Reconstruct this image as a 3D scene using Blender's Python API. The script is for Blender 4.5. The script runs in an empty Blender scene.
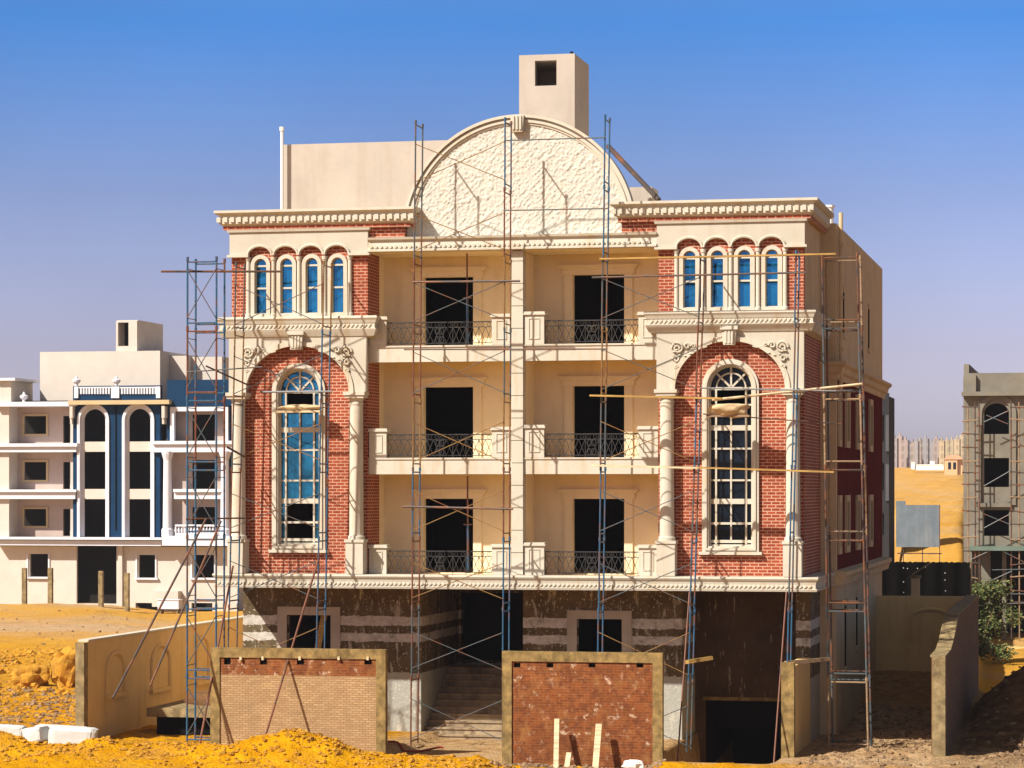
import bpy, math, random
from mathutils import Vector, noise
R = math.radians
random.seed(7)
scene = bpy.context.scene
col = scene.collection

# ------------------------------------------------------------------ camera frame
YAW = R(12.17); SY, CY = math.sin(YAW), math.cos(YAW); FPX = 2750.0; HOR = 490.0
CAM = Vector((15.885, -74.32, 7.0))
def at(px, py, Y):
    """world X, Z of a picture point that lies on the upright plane y = Y"""
    k = (px - 512) / FPX; t = (Y - CAM.y) / (CY + k * SY)
    return CAM.x + (k * CY - SY) * t, CAM.z - (py - HOR) / FPX * t
def atd(px, py, d):
    """world point of a picture point at distance d along the view"""
    k = (px - 512) / FPX
    return Vector((CAM.x + d * (k * CY - SY), CAM.y + d * (CY + k * SY), CAM.z - (py - HOR) / FPX * d))
def uv_of(x, y):
    dx, dy = x - CAM.x, y - CAM.y
    return CY * dx + SY * dy, -SY * dx + CY * dy      # sideways, distance

# ------------------------------------------------------------------ mesh builder
class MB:
    def __init__(s): s.v = []; s.f = []
    def add(s, vs, fs):
        o = len(s.v); s.v += [tuple(p) for p in vs]; s.f += [tuple(i + o for i in f) for f in fs]; return s
    def box(s, x0, x1, y0, y1, z0, z1):
        vs = [(x, y, z) for x in (x0, x1) for y in (y0, y1) for z in (z0, z1)]
        return s.add(vs, [(0, 1, 3, 2), (4, 6, 7, 5), (0, 4, 5, 1), (2, 3, 7, 6), (0, 2, 6, 4), (1, 5, 7, 3)])
    def tube(s, p, q, r, n=8, r2=None):
        p, q = Vector(p), Vector(q); d = (q - p)
        if d.length < 1e-6: return s
        d.normalize(); u = d.orthogonal().normalized(); w = d.cross(u); r2 = r if r2 is None else r2
        vs = []
        for c, rr in ((p, r), (q, r2)):
            for i in range(n):
                a = 2 * math.pi * i / n; vs.append(c + u * math.cos(a) * rr + w * math.sin(a) * rr)
        fs = [(i, (i + 1) % n, n + (i + 1) % n, n + i) for i in range(n)]
        fs += [tuple(range(n))[::-1], tuple(range(n, 2 * n))]
        return s.add(vs, fs)
    def poly(s, pts, r, n=6):
        for a, b in zip(pts, pts[1:]): s.tube(a, b, r, n)
        return s
    def bar(s, p, q, w, t):
        """flat board from p to q; w = height across, t = thickness in y"""
        p, q = Vector(p), Vector(q); d = (q - p).normalized()
        side = Vector((0, 1, 0)) if abs(d.y) < .9 else Vector((1, 0, 0))
        up = d.cross(side).normalized(); side = up.cross(d).normalized()
        vs = [c + up * a * w / 2 + side * b * t / 2 for c in (p, q) for a in (-1, 1) for b in (-1, 1)]
        return s.add(vs, [(0, 1, 3, 2), (4, 6, 7, 5), (0, 4, 5, 1), (2, 3, 7, 6), (0, 2, 6, 4), (1, 5, 7, 3)])
    def prism(s, pts, y0, y1):
        n = len(pts)
        vs = [(x, y0, z) for x, z in pts] + [(x, y1, z) for x, z in pts]
        return s.add(vs, [tuple(range(n)), tuple(range(n, 2 * n))[::-1]] + [(i, n + i, n + (i + 1) % n, (i + 1) % n) for i in range(n)])
    def lathe(s, cx, cy, prof, n=16):
        vs = []; m = len(prof)
        for r, z in prof:
            for i in range(n):
                a = 2 * math.pi * i / n; vs.append((cx + r * math.cos(a), cy + r * math.sin(a), z))
        fs = [(j * n + i, j * n + (i + 1) % n, (j + 1) * n + (i + 1) % n, (j + 1) * n + i) for j in range(m - 1) for i in range(n)]
        fs += [tuple(range(n))[::-1], tuple(range((m - 1) * n, m * n))]
        return s.add(vs, fs)
    def sweep(s, path, prof):
        """closed profile [(outward, z)] swept along an open xy path; outward is to the right of travel"""
        P = [Vector(p) for p in path]; n = len(P); m = len(prof); vs = []
        for i in range(n):
            ns = []
            if i > 0: d = (P[i] - P[i - 1]).normalized(); ns.append(Vector((d.y, -d.x)))
            if i < n - 1: d = (P[i + 1] - P[i]).normalized(); ns.append(Vector((d.y, -d.x)))
            nn = ns[0] if len(ns) == 1 else (ns[0] + ns[1]) / (1 + ns[0].dot(ns[1]))
            for o, z in prof: vs.append((P[i].x + nn.x * o, P[i].y + nn.y * o, z))
        fs = [(i * m + j, i * m + (j + 1) % m, (i + 1) * m + (j + 1) % m, (i + 1) * m + j) for i in range(n - 1) for j in range(m)]
        fs += [tuple(range(m))[::-1], tuple(range((n - 1) * m, n * m))]
        return s.add(vs, fs)
    def arch_wall(s, x0, x1, zt, cx, r, zs, y0, y1, rz=None, n=24):
        """wall piece above a spring line zs with a half round bite (radius r) out of its underside"""
        rz = r if rz is None else rz
        if cx - r - x0 > 1e-4: s.box(x0, cx - r, y0, y1, zs, zt)
        if x1 - cx - r > 1e-4: s.box(cx + r, x1, y0, y1, zs, zt)
        a = [(cx - r * math.cos(math.pi * i / n), zs + rz * math.sin(math.pi * i / n)) for i in range(n + 1)]
        vs = []
        for x, z in a: vs += [(x, y0, z), (x, y0, zt), (x, y1, z), (x, y1, zt)]
        fs = []
        for i in range(n):
            b, c = i * 4, i * 4 + 4
            fs += [(b, c, c + 1, b + 1), (b + 2, b + 3, c + 3, c + 2), (b, b + 2, c + 2, c), (b + 1, c + 1, c + 3, b + 3)]
        return s.add(vs, fs)
    def hole_wall(s, x0, x1, z0, z1, y0, y1, holes):
        """wall with rectangular openings (hx0, hx1, hz0, hz1)"""
        xs = sorted({x0, x1, *[h[0] for h in holes], *[h[1] for h in holes]})
        for a, b in zip(xs, xs[1:]):
            if a < x0 - 1e-6 or b > x1 + 1e-6: continue
            hs = sorted([(h[2], h[3]) for h in holes if h[0] <= a + 1e-6 and h[1] >= b - 1e-6])
            z = z0
            for h0, h1 in hs:
                if h0 > z: s.box(a, b, y0, y1, z, h0)
                z = max(z, h1)
            if z < z1: s.box(a, b, y0, y1, z, z1)
        return s
    def arch_ring(s, cx, zb, zs, r0, r1, y0, y1, n=24, sill=True):
        """arched frame: two legs from zb to zs and a half ring, closed by a bottom bar"""
        w = r1 - r0
        s.box(cx - r1, cx - r0, y0, y1, zb, zs); s.box(cx + r0, cx + r1, y0, y1, zb, zs)
        vs = []
        for i in range(n + 1):
            a = math.pi * i / n; c, q = -math.cos(a), math.sin(a)
            vs += [(cx + r0 * c, y0, zs + r0 * q), (cx + r1 * c, y0, zs + r1 * q), (cx + r0 * c, y1, zs + r0 * q), (cx + r1 * c, y1, zs + r1 * q)]
        fs = []
        for i in range(n):
            b, c = i * 4, i * 4 + 4
            fs += [(b, c, c + 1, b + 1), (b + 2, b + 3, c + 3, c + 2), (b, b + 2, c + 2, c), (b + 1, c + 1, c + 3, b + 3)]
        s.add(vs, fs)
        if sill: s.box(cx - r0, cx + r0, y0, y1, zb, zb + w)
        return s
    def build(s, name, mat, parent=None, origin=None, smooth=False):
        me = bpy.data.meshes.new(name)
        if origin is None: origin = ORIG.get(parent.name, Vector((0, 0, 0))) if parent else Vector((0, 0, 0))
        origin = Vector(origin)
        me.from_pydata([(x - origin.x, y - origin.y, z - origin.z) for x, y, z in s.v], [], s.f)
        me.materials.append(mat); me.update()
        import bmesh
        bm = bmesh.new(); bm.from_mesh(me); bmesh.ops.recalc_face_normals(bm, faces=bm.faces); bm.to_mesh(me); bm.free()
        if smooth:
            for p in me.polygons: p.use_smooth = True
        o = bpy.data.objects.new(name, me); col.objects.link(o)
        if parent: o.parent = parent
        else: o.location = origin
        ORIG[o.name] = origin
        return o
ORIG = {}
def thing(name, label, cat, loc, group=None):
    o = bpy.data.objects.new(name, None); col.objects.link(o); o.location = loc; o.empty_display_size = .3
    ORIG[o.name] = Vector(loc); return tag(o, label, cat, group)
def tag(o, label, cat, group=None):
    o['label'] = label; o['category'] = cat
    if group: o['group'] = group
    return o
def kind(o, k): o['kind'] = k; return o

# ------------------------------------------------------------------ materials
class NT:
    def __init__(s, name):
        s.m = bpy.data.materials.new(name); s.m.use_nodes = True; s.t = s.m.node_tree; s.n = s.t.nodes
        s.p = s.n['Principled BSDF']
    def node(s, ty, **kw):
        n = s.n.new(ty)
        for k, v in kw.items():
            if k in n.inputs: n.inputs[k].default_value = v
            else: setattr(n, k, v)
        return n
    def link(s, a, b): s.t.links.new(a, b)
    def pos(s): return s.node('ShaderNodeNewGeometry').outputs['Position']
    def noise(s, scale, detail=4, vec=None, rough=.55, dist=0):
        n = s.node('ShaderNodeTexNoise'); n.inputs['Scale'].default_value = scale; n.inputs['Detail'].default_value = detail
        n.inputs['Roughness'].default_value = rough; n.inputs['Distortion'].default_value = dist
        s.link(vec if vec is not None else s.pos(), n.inputs['Vector']); return n.outputs['Fac']
    def ramp(s, fac, stops, mode='LINEAR'):
        r = s.n.new('ShaderNodeValToRGB'); r.color_ramp.interpolation = mode
        e = r.color_ramp.elements
        while len(e) < len(stops): e.new(.5)
        for q, (p, c) in zip(e, stops): q.position = p; q.color = (*c, 1) if len(c) == 3 else c
        s.link(fac, r.inputs['Fac']); return r.outputs['Color']
    def mix(s, fac, a, b, mode='MIX'):
        m = s.n.new('ShaderNodeMix'); m.data_type = 'RGBA'; m.blend_type = mode
        for sock, v in ((m.inputs[0], fac), (m.inputs[6], a), (m.inputs[7], b)):
            if isinstance(v, (int, float)): sock.default_value = v
            elif isinstance(v, tuple): sock.default_value = (*v, 1)
            else: s.link(v, sock)
        return m.outputs[2]
    def math(s, op, a, b=0.0):
        m = s.n.new('ShaderNodeMath'); m.operation = op
        for i, v in enumerate((a, b)):
            if isinstance(v, (int, float)): m.inputs[i].default_value = v
            else: s.link(v, m.inputs[i])
        return m.outputs[0]
    def bump(s, h, strength, dist=.02):
        b = s.node('ShaderNodeBump'); b.inputs['Strength'].default_value = strength; b.inputs['Distance'].default_value = dist
        s.link(h, b.inputs['Height']); s.link(b.outputs[0], s.p.inputs['Normal'])
    def done(s, c, rough=.85, spec=.3, metal=0):
        if isinstance(c, tuple): s.p.inputs['Base Color'].default_value = (*c, 1)
        else: s.link(c, s.p.inputs['Base Color'])
        s.p.inputs['Roughness'].default_value = rough; s.p.inputs['Specular IOR Level'].default_value = spec
        s.p.inputs['Metallic'].default_value = metal
        return s.m
    def wallvec(s):
        """(x + y, z, 0): masonry coordinates that run along any axis-aligned wall"""
        sp = s.node('ShaderNodeSeparateXYZ'); s.link(s.pos(), sp.inputs[0])
        cb = s.node('ShaderNodeCombineXYZ'); s.link(s.math('ADD', sp.outputs[0], sp.outputs[1]), cb.inputs[0]); s.link(sp.outputs[2], cb.inputs[1])
        return cb.outputs[0]
    def streak(s, sx, sz):
        mp = s.node('ShaderNodeMapping'); mp.inputs['Scale'].default_value = (sx, sx, sz); s.link(s.pos(), mp.inputs[0]); return mp.outputs[0]
def shade(c, k): return tuple(min(1, x * k) for x in c)

def stucco(name, c, var=.12, dirt=.0, dirtc=(.30, .22, .14), scale=.9, bump=.25):
    t = NT(name)
    a = t.ramp(t.noise(scale, 5), [(.3, shade(c, 1 - var)), (.7, shade(c, 1 + var * .6))])
    if dirt:
        f = t.ramp(t.noise(1.0, 5, t.streak(2.6, .35)), [(.52, (0, 0, 0)), (.72, (dirt,) * 3)])
        a = t.mix(f, a, dirtc)
        f2 = t.ramp(t.noise(7, 4), [(.56, (0, 0, 0)), (.75, (dirt * .6,) * 3)]); a = t.mix(f2, a, dirtc)
    t.bump(t.noise(30, 3), bump, .01)
    return t.done(a, .9, .2)
def mottle(t, a, dark, ochre):
    a = t.mix(t.ramp(t.noise(5.5, 6, None, .7), [(.46, (0, 0, 0)), (.62, (.75,) * 3)]), a, dark)
    return t.mix(t.ramp(t.noise(2.2, 7, t.streak(1.3, .8), .7), [(.52, (0, 0, 0)), (.66, (.6,) * 3)]), a, ochre)
def brickm(name, c1, c2, mortar, bw=.23, bh=.078, ms=.014, dirt=.25, blotch=None):
    t = NT(name)
    b = t.node('ShaderNodeTexBrick'); v = t.wallvec(); t.link(v, b.inputs['Vector'])
    for k, q in (('Scale', 1.0), ('Brick Width', bw), ('Row Height', bh), ('Mortar Size', ms), ('Mortar Smooth', .15), ('Bias', 0.0)): b.inputs[k].default_value = q
    b.inputs['Color1'].default_value = (*c1, 1); b.inputs['Color2'].default_value = (*c2, 1); b.inputs['Mortar'].default_value = (*mortar, 1)
    a = t.mix(t.ramp(t.noise(1.3, 5), [(.35, (0, 0, 0)), (.7, (dirt,) * 3)]), b.outputs['Color'], shade(c1, .45))
    a = t.mix(t.ramp(t.noise(14, 3), [(.4, (0, 0, 0)), (.75, (.3,) * 3)]), a, shade(c2, 1.3))
    if blotch and 'old' in name: a = mottle(t, a, (.10, .03, .010), (.30, .14, .045))
    if blotch:
        a = t.mix(t.ramp(t.noise(4.2, 9, None, .78), [(blotch[1], (0, 0, 0)), (blotch[1] + .08, (.85, .85, .85))]), a, blotch[0])
    t.bump(b.outputs['Fac'], -.7, .012)
    return t.done(a, .85, .25)

M = {}
M['cream'] = stucco('cream_paint', (.485, .45, .375), .08, .32, (.36, .28, .18))
M['trim'] = stucco('trim_paint', (.53, .495, .415), .06, .45, (.42, .28, .12), bump=.12)
M['capm'] = stucco('cap_paint', (.44, .35, .22), .1, .2, (.42, .28, .12))
M['recess_tint'] = stucco('cream_in_warm_shade', (.80, .675, .465), .08, .22, (.52, .38, .24))  # same cream paint; the recess's warm shade is put into this colour
M['pent'] = stucco('roof_plaster', (.45, .395, .34), .09, .32, (.34, .26, .19), bump=.6)
M['sidewall'] = stucco('side_plaster', (.57, .435, .26), .12, .4, (.34, .23, .13))
M['relief'] = stucco('relief_plaster', (.53, .51, .45), .05, .2, (.72, .56, .34), bump=.1)
M['orn'] = stucco('ornament_plaster', (.53, .485, .39), .08, .25, (.42, .32, .18))
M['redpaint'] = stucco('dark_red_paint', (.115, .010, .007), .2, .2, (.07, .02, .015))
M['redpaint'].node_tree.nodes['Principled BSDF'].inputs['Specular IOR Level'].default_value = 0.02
M['interior'] = NT('interior_shade').done((.022, .019, .017), 1, 0)  # near-black wall colour stands in for the unlit rooms
M['floor'] = stucco('screed_floor', (.74, .55, .28), .2)
M['concrete'] = stucco('raw_concrete', (.27, .20, .10), .5, .9, (.10, .07, .03), 4, bump=1.0)
M['concrete_y'] = stucco('ochre_concrete', (.25, .17, .065), .55, .95, (.08, .055, .02), 4.5, bump=1.0)
M['wallplaster'] = stucco('lot_wall_plaster', (.66, .47, .21), .1, .25, (.28, .17, .06))
M['greywall'] = stucco('grey_neighbour_plaster', (.185, .172, .14), .25, .5, (.20, .15, .10), bump=.5)
M['darkblock'] = stucco('dark_block_plaster', (.030, .030, .034), .2)
M['brick'] = brickm('red_brick', (.33, .068, .028), (.205, .034, .015), (.58, .36, .25), .235, .088, .0125, .45, ((.40, .22, .14), .66))
M['oldbrick'] = brickm('old_red_brick', (.24, .068, .015), (.14, .038, .011), (.26, .11, .035), .22, .07, .009, .6, ((.55, .42, .30), .575))
M['palebrick'] = brickm('pale_brick', (.46, .31, .16), (.33, .20, .10), (.22, .13, .06), .17, .06, .010, .5)
M['brownbrick'] = brickm('brown_brick', (.17, .08, .026), (.12, .055, .02), (.09, .05, .02), .4, .2, .015, .3)

def gfwall():
    """unplastered ground floor: dark render, two pale plaster bands, splashes and a pale foot"""
    t = NT('ground_floor_render')
    base = t.ramp(t.noise(1.6, 6), [(.3, (.07, .047, .022)), (.7, (.15, .11, .06))])
    sp = t.node('ShaderNodeSeparateXYZ'); t.link(t.pos(), sp.inputs[0]); z = t.math('ADD', sp.outputs[2], t.math('MULTIPLY', t.noise(4, 7, None, .7), .18))
    zz = t.math('SUBTRACT', z, .09)
    band = t.ramp(t.math('DIVIDE', zz, 5.0), [(0, (0, 0, 0)), (.528, (1, 1, 1)), (.578, (0, 0, 0)), (.618, (1, 1, 1)), (.672, (0, 0, 0))], 'CONSTANT')
    pat = t.ramp(t.noise(2.6, 7, None, .68), [(.34, (.35, .35, .35)), (.48, (1, 1, 1))])
    a = t.mix(t.math('MULTIPLY', band, pat), base, t.ramp(t.noise(6, 4), [(.3, (.38, .345, .30)), (.7, (.56, .52, .46))]))
    foot = t.ramp(t.math('DIVIDE', zz, 5.0), [(0, (1, 1, 1)), (.355, (0, 0, 0))], 'CONSTANT')  # sunlight below the ledge's shadow line painted in as a pale foot
    a = t.mix(t.math('MULTIPLY', foot, .8), a, (.40, .40, .36))
    s1 = t.ramp(t.noise(3.2, 6, t.streak(2.2, .55), .68), [(.565, (0, 0, 0)), (.64, (1, 1, 1))])
    a = t.mix(t.math('MULTIPLY', s1, .6), a, (.50, .46, .38))
    s2 = t.ramp(t.noise(16, 2), [(.655, (0, 0, 0)), (.69, (1, 1, 1))]); a = t.mix(t.math('MULTIPLY', s2, .8), a, (.62, .56, .45))
    t.bump(t.noise(12, 5), .6, .03)
    return t.done(a, .92, .2)
M['gfwall'] = gfwall()
def brownwall():
    t = NT('splashed_brown_render')
    a = t.ramp(t.noise(1.2, 6), [(.3, (.065, .038, .02)), (.7, (.11, .07, .04))])
    s1 = t.ramp(t.noise(2.4, 5, t.streak(3.0, .5), .7), [(.60, (0, 0, 0)), (.67, (1, 1, 1))])
    a = t.mix(t.math('MULTIPLY', s1, .8), a, (.42, .35, .25)); t.bump(t.noise(9, 5), .6, .03)
    return t.done(a, .92, .2)
M['brownwall'] = brownwall()

def metal(name, c, rust=.4, rc=(.16, .06, .025), rough=.5):
    t = NT(name)
    a = t.mix(t.ramp(t.noise(2.2, 5), [(.62 - rust * .35, (0, 0, 0)), (.78 - rust * .35, (1, 1, 1))]), c, rc)
    a = t.mix(t.ramp(t.noise(9, 3), [(.60, (0, 0, 0)), (.66, (.6,) * 3)]), a, shade(c, 1.6))
    return t.done(a, rough, .4)
M['sc_blue'] = metal('blue_scaffold_paint', (.02, .085, .165), .35)
M['sc_steel'] = metal('worn_scaffold_steel', (.06, .08, .09), .4)
M['sc_rust'] = metal('rusty_scaffold_paint', (.15, .05, .025), .35, (.07, .035, .02))
M['sc_yellow'] = metal('yellowed_scaffold_paint', (.20, .115, .035), .4)
M['pipe_dark'] = metal('dark_steel_pipe', (.055, .04, .035), .5)
M['pipe_grey'] = metal('grey_steel_pipe', (.16, .17, .18), .2)
M['iron'] = metal('wrought_iron', (.022, .022, .024), .1, (.05, .04, .03), .6)
M['white_pipe'] = stucco('white_plastic', (.75, .73, .70), .06)
M['dark'] = NT('black_opening').done((.008, .008, .008), 1, 0)
def wood(name, c):
    t = NT(name); v = t.streak(6, 6)
    mp = t.node('ShaderNodeMapping'); mp.inputs['Scale'].default_value = (1.2, 14, 14); t.link(t.pos(), mp.inputs[0])
    a = t.ramp(t.noise(1.5, 6, mp.outputs[0]), [(.3, shade(c, .55)), (.7, shade(c, 1.2))]); return t.done(a, .8, .2)
M['plank'] = wood('scaffold_board', (.42, .26, .08))
M['palewood'] = wood('pale_timber', (.66, .52, .33))
M['greywood'] = wood('weathered_timber', (.30, .20, .12))
def glass(name, c, rough=.04, metal=0.0, spec=.6):
    t = NT(name); a = t.ramp(t.noise(1.3, 5, None, .6, 1.2), [(.34, shade(c, .45)), (.5, c), (.7, shade(c, 1.2))])  # noise-darkened patches stand in for reflections of scaffold and building
    t.bump(t.noise(2.5, 2), .12, .02); return t.done(a, rough, spec, metal)
M['blueglass'] = glass('blue_reflective_glass', (.012, .165, .34), .05, .7)
M['darkglass'] = glass('dark_glass', (.006, .011, .020), .05, 0, .13)
M['blueface'] = stucco('navy_facade_paint', (.003, .03, .082), .15, bump=.1)
M['nwhite'] = stucco('neighbour_white_trim', (.61, .62, .68), .05, .1, (.5, .5, .5))
M['ncream'] = stucco('neighbour_cream_plaster', (.55, .50, .445), .07, .1, (.45, .36, .28))
M['npink'] = stucco('neighbour_recess_plaster', (.46, .365, .32), .08)
M['ngold'] = stucco('neighbour_gold_trim', (.50, .38, .22), .08)

def sand():
    t = NT('desert_sand')
    sp = t.node('ShaderNodeSeparateXYZ'); t.link(t.pos(), sp.inputs[0])
    n1 = t.noise(.10, 6); n2 = t.noise(1.4, 7, None, .65)
    near = t.ramp(n2, [(.28, (.44, .19, .004)), (.5, (.58, .275, .006)), (.72, (.66, .35, .012))])
    far = t.ramp(n1, [(.35, (.53, .28, .05)), (.5, (.58, .32, .07)), (.66, (.51, .335, .17))])
    vm = t.node('ShaderNodeVectorMath', operation='LENGTH')
    f = t.ramp(t.math('DIVIDE', sp.outputs[1], 200.0), [(.05, (0, 0, 0)), (.5, (1, 1, 1))])
    a = t.mix(f, near, far)
    lot = t.ramp(t.math('ADD', sp.outputs[0], t.math('MULTIPLY', t.noise(.8, 4), 1.6)), [(0, (0, 0, 0)), (1, (1, 1, 1))])
    # trampled soil round the building
    d1 = t.ramp(t.noise(2.8, 8, None, .7), [(.48, (0, 0, 0)), (.6, (.75,) * 3)])
    d1 = t.math('MULTIPLY', d1, t.ramp(t.math('DIVIDE', t.math('ADD', sp.outputs[1], 5.2), 60.0), [(0, (0, 0, 0)), (.02, (1, 1, 1)), (.4, (1, 1, 1)), (.6, (.1, .1, .1))]))
    a = t.mix(d1, a, (.17, .10, .055))
    east = t.ramp(t.math('DIVIDE', t.math('SUBTRACT', sp.outputs[0], 7.0), 4.0), [(0, (0, 0, 0)), (.4, (1, 1, 1))])
    east = t.math('MULTIPLY', east, t.ramp(t.math('DIVIDE', sp.outputs[1], 60.0), [(0, (1, 1, 1)), (.28, (1, 1, 1)), (.42, (0, 0, 0))]))
    a = t.mix(t.math('MULTIPLY', east, .75), a, t.ramp(t.noise(3.5, 8, None, .7), [(.35, (.17, .09, .045)), (.6, (.42, .27, .14))]))
    yard = t.ramp(t.math('DIVIDE', t.math('ADD', t.math('ADD', sp.outputs[0], 3.4), t.math('MULTIPLY', t.noise(1.2, 4), .8)), 2.0), [(0, (0, 0, 0)), (.45, (1, 1, 1))])
    yard = t.math('MULTIPLY', yard, t.ramp(t.math('DIVIDE', t.math('ADD', t.math('ADD', sp.outputs[1], 5.4), t.math('MULTIPLY', t.noise(1.2, 5), 1.6)), 20.0), [(.06, (0, 0, 0)), (.10, (1, 1, 1)), (.8, (1, 1, 1)), (.95, (0, 0, 0))]))
    a = t.mix(t.math('MULTIPLY', yard, .8), a, t.ramp(t.noise(2.5, 8, None, .7), [(.3, (.30, .19, .10)), (.6, (.50, .36, .22))]))
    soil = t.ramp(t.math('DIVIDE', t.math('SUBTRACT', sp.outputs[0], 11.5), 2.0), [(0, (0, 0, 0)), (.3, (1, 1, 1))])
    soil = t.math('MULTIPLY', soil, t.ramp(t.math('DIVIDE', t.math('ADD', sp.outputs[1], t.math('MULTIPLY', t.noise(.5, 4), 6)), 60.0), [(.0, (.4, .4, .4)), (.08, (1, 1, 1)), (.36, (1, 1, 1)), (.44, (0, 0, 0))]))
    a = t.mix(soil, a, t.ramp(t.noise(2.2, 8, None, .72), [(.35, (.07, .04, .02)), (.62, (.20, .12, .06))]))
    trk = t.ramp(t.math('DIVIDE', t.math('ADD', sp.outputs[1], t.math('MULTIPLY', t.noise(.12, 4), 14)), 200.0), [(.30, (0, 0, 0)), (.345, (.75, .75, .75)), (.40, (.75, .75, .75)), (.46, (0, 0, 0))])
    trk = t.math('MULTIPLY', trk, t.ramp(t.math('DIVIDE', t.math('ADD', sp.outputs[0], 60.0), 60.0), [(.9, (1, 1, 1)), (1, (0, 0, 0))]))
    a = t.mix(trk, a, t.ramp(t.noise(1.2, 6), [(.3, (.42, .28, .17)), (.7, (.56, .40, .27))]))
    a = t.mix(t.ramp(t.noise(.33, 9, t.streak(1, 1), .7), [(.5, (0, 0, 0)), (.68, (.55,) * 3)]), a, (.36, .19, .06))
    h = t.math('ADD', t.noise(3, 9, None, .66), t.math('MULTIPLY', t.noise(14, 5), .4)); t.bump(h, .9, .2)
    return t.done(a, .95, .0)
M['sand'] = sand()
M['sandrock'] = stucco('sandy_clod', (.46, .23, .025), .4, .7, (.22, .11, .025), 2.5, 1.0)
M['stone'] = stucco('rubble_stone', (.24, .15, .08), .5, .5, (.42, .32, .22), 1.5, .8)
M['whiteblock'] = stucco('white_gypsum', (.55, .565, .555), .08, .25, (.55, .5, .4), 2, .5)
M['foil'] = stucco('white_sheet', (.82, .80, .74), .06)
M['dark_panel'] = NT('flat_black').done((.006, .0055, .005), 1, 0)
M['hoarding'] = stucco('grey_blue_sheet_metal', (.13, .165, .20), .15, .3, (.28, .28, .26), 2)
M['sack'] = stucco('jute_sack', (.58, .44, .26), .15, .2)

# ------------------------------------------------------------------ ground
def sstep(a, b, x):
    t = max(0, min(1, (x - a) / (b - a))); return t * t * (3 - 2 * t)
def lerp_pts(pts, x):
    if x <= pts[0][0]: return pts[0][1]
    for (a, p), (b, q) in zip(pts, pts[1:]):
        if x <= b: t = (x - a) / (b - a); t = t * t * (3 - 2 * t); return p + (q - p) * t
    return pts[-1][1]
def height(x, y, fine=True):
    u, d = uv_of(x, y); s = u / max(d, 1)
    right = lerp_pts([(82, 0), (92, .95), (108, 1.05), (140, 1.1), (172, 3.3), (200, 4.0), (320, 4.6), (520, 6.2), (950, 14.6), (1150, 16.5), (1500, 12)], d)
    left = lerp_pts([(80, .1), (100, .0), (132, -.3), (172, -.75 - .5 * sstep(-.145, -.135, s)), (200, -.85 - .4 * sstep(-.145, -.135, s)), (260, -.9), (900, 4), (1500, 6)], d)
    er = lerp_pts([(80, 0), (92, .1), (104, -.95), (131, -1.65), (150, -1.75), (175, -1.85), (260, -.5), (600, 6), (1500, 10)], d); right += (er - right) * max(sstep(.163, .172, s), (1 - sstep(.137, .1425, s)) * sstep(108, 116, d) * (1 - sstep(230, 380, d)))
    w = sstep(-.03, .09, s); h = left * (1 - w) + right * w
    if d < 60: h = 0
    # berm of loose sand in front of the left lot wall
    if -13.5 < y < -3:
        e = math.exp(-((y + 6.6) / 1.15) ** 2)
        prof = lerp_pts([(-20, .6), (-12.4, .58), (-11.6, .42), (-11.1, .28), (-10.4, .28), (-9.9, .42), (-9, .28), (-7.35, .28), (-6.2, .35), (-5.3, .58), (-4.4, .75), (-3.6, .55), (-2.6, .18), (-1.5, .05), (-.4, 0)], x)
        h += e * prof
        p = math.exp(-(((x + 4.7) / .95) ** 2 + ((y + 5.1) / .8) ** 2)); h += .25 * p
        h -= .26 * sstep(.1, .7, x) * (1 - sstep(4.4, 4.9, x)) * sstep(-9, -6, y) * (1 - sstep(-3.6, -3, y))
    h -= .2 * sstep(-2.9, -2.5, x) * (1 - sstep(.3, .7, x)) * sstep(-5.5, -4, y) * (1 - sstep(6, 7, y))
    # garage ramp
    rm = sstep(4.42, 4.62, x) * (1 - sstep(7.3, 7.52, x)) * max(0, min(1, (y + 4.2) / 5.2)) * (1 - sstep(14, 15, y)); h -= 2.3 * rm
    # hollow with spoil beyond the right lot wall
    if x > 11.6 and -8 < y < 26:
        h += 1.75 * math.exp(-((x - 13.9) / 1.7) ** 2 - ((y - 10.5) / 3.2) ** 2) * sstep(11.6, 12.3, x)
    if fine:
        k = sstep(-14, -6, y) * (1 - sstep(60, 300, y)) if y < 60 else (1 - sstep(60, 300, y))
        inb = 1.0 if (x < -9.3 or x > 8.6 or y < -4.6 or y > 26) else .12
        v = Vector((x, y, 0))
        h += inb * k * (.10 * noise.fractal(v * .9, 1.0, 2.0, 5) + .06 * noise.noise(v * 2.9) + (.035 * noise.noise(v * 6.3) if -12 < y < 8 else 0))
        h += .9 * sstep(120, 190, d) * (1 - sstep(500, 900, d)) * noise.fractal(v * .05, .8, 2.0, 6) * (1 if w > .5 else .35)
    return h
def axis(segs):
    out = []
    for a, b, st in segs:
        n = max(1, int(round((b - a) / st))); out += [a + (b - a) * i / n for i in range(n)]
    out.append(segs[-1][1]); return out
xs = axis([(-2500, -400, 300), (-400, -90, 31), (-90, -30, 3), (-30, -15, .5), (-15, 19, .16), (19, 40, .8), (40, 120, 8), (120, 2500, 340)])
ys = axis([(-260, -40, 20), (-40, -12, 4), (-12, 8, .14), (8, 40, .5), (40, 110, 1.6), (110, 300, 6), (300, 1100, 22), (1100, 3500, 240)])
g = MB(); nx = len(xs)
g.v = [(x, y, height(x, y)) for y in ys for x in xs]
g.f = [(j * nx + i, j * nx + i + 1, (j + 1) * nx + i + 1, (j + 1) * nx + i) for j in range(len(ys) - 1) for i in range(nx - 1)]
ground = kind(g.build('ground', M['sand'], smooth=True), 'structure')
ground['label'] = 'rough orange desert sand ground'

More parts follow.
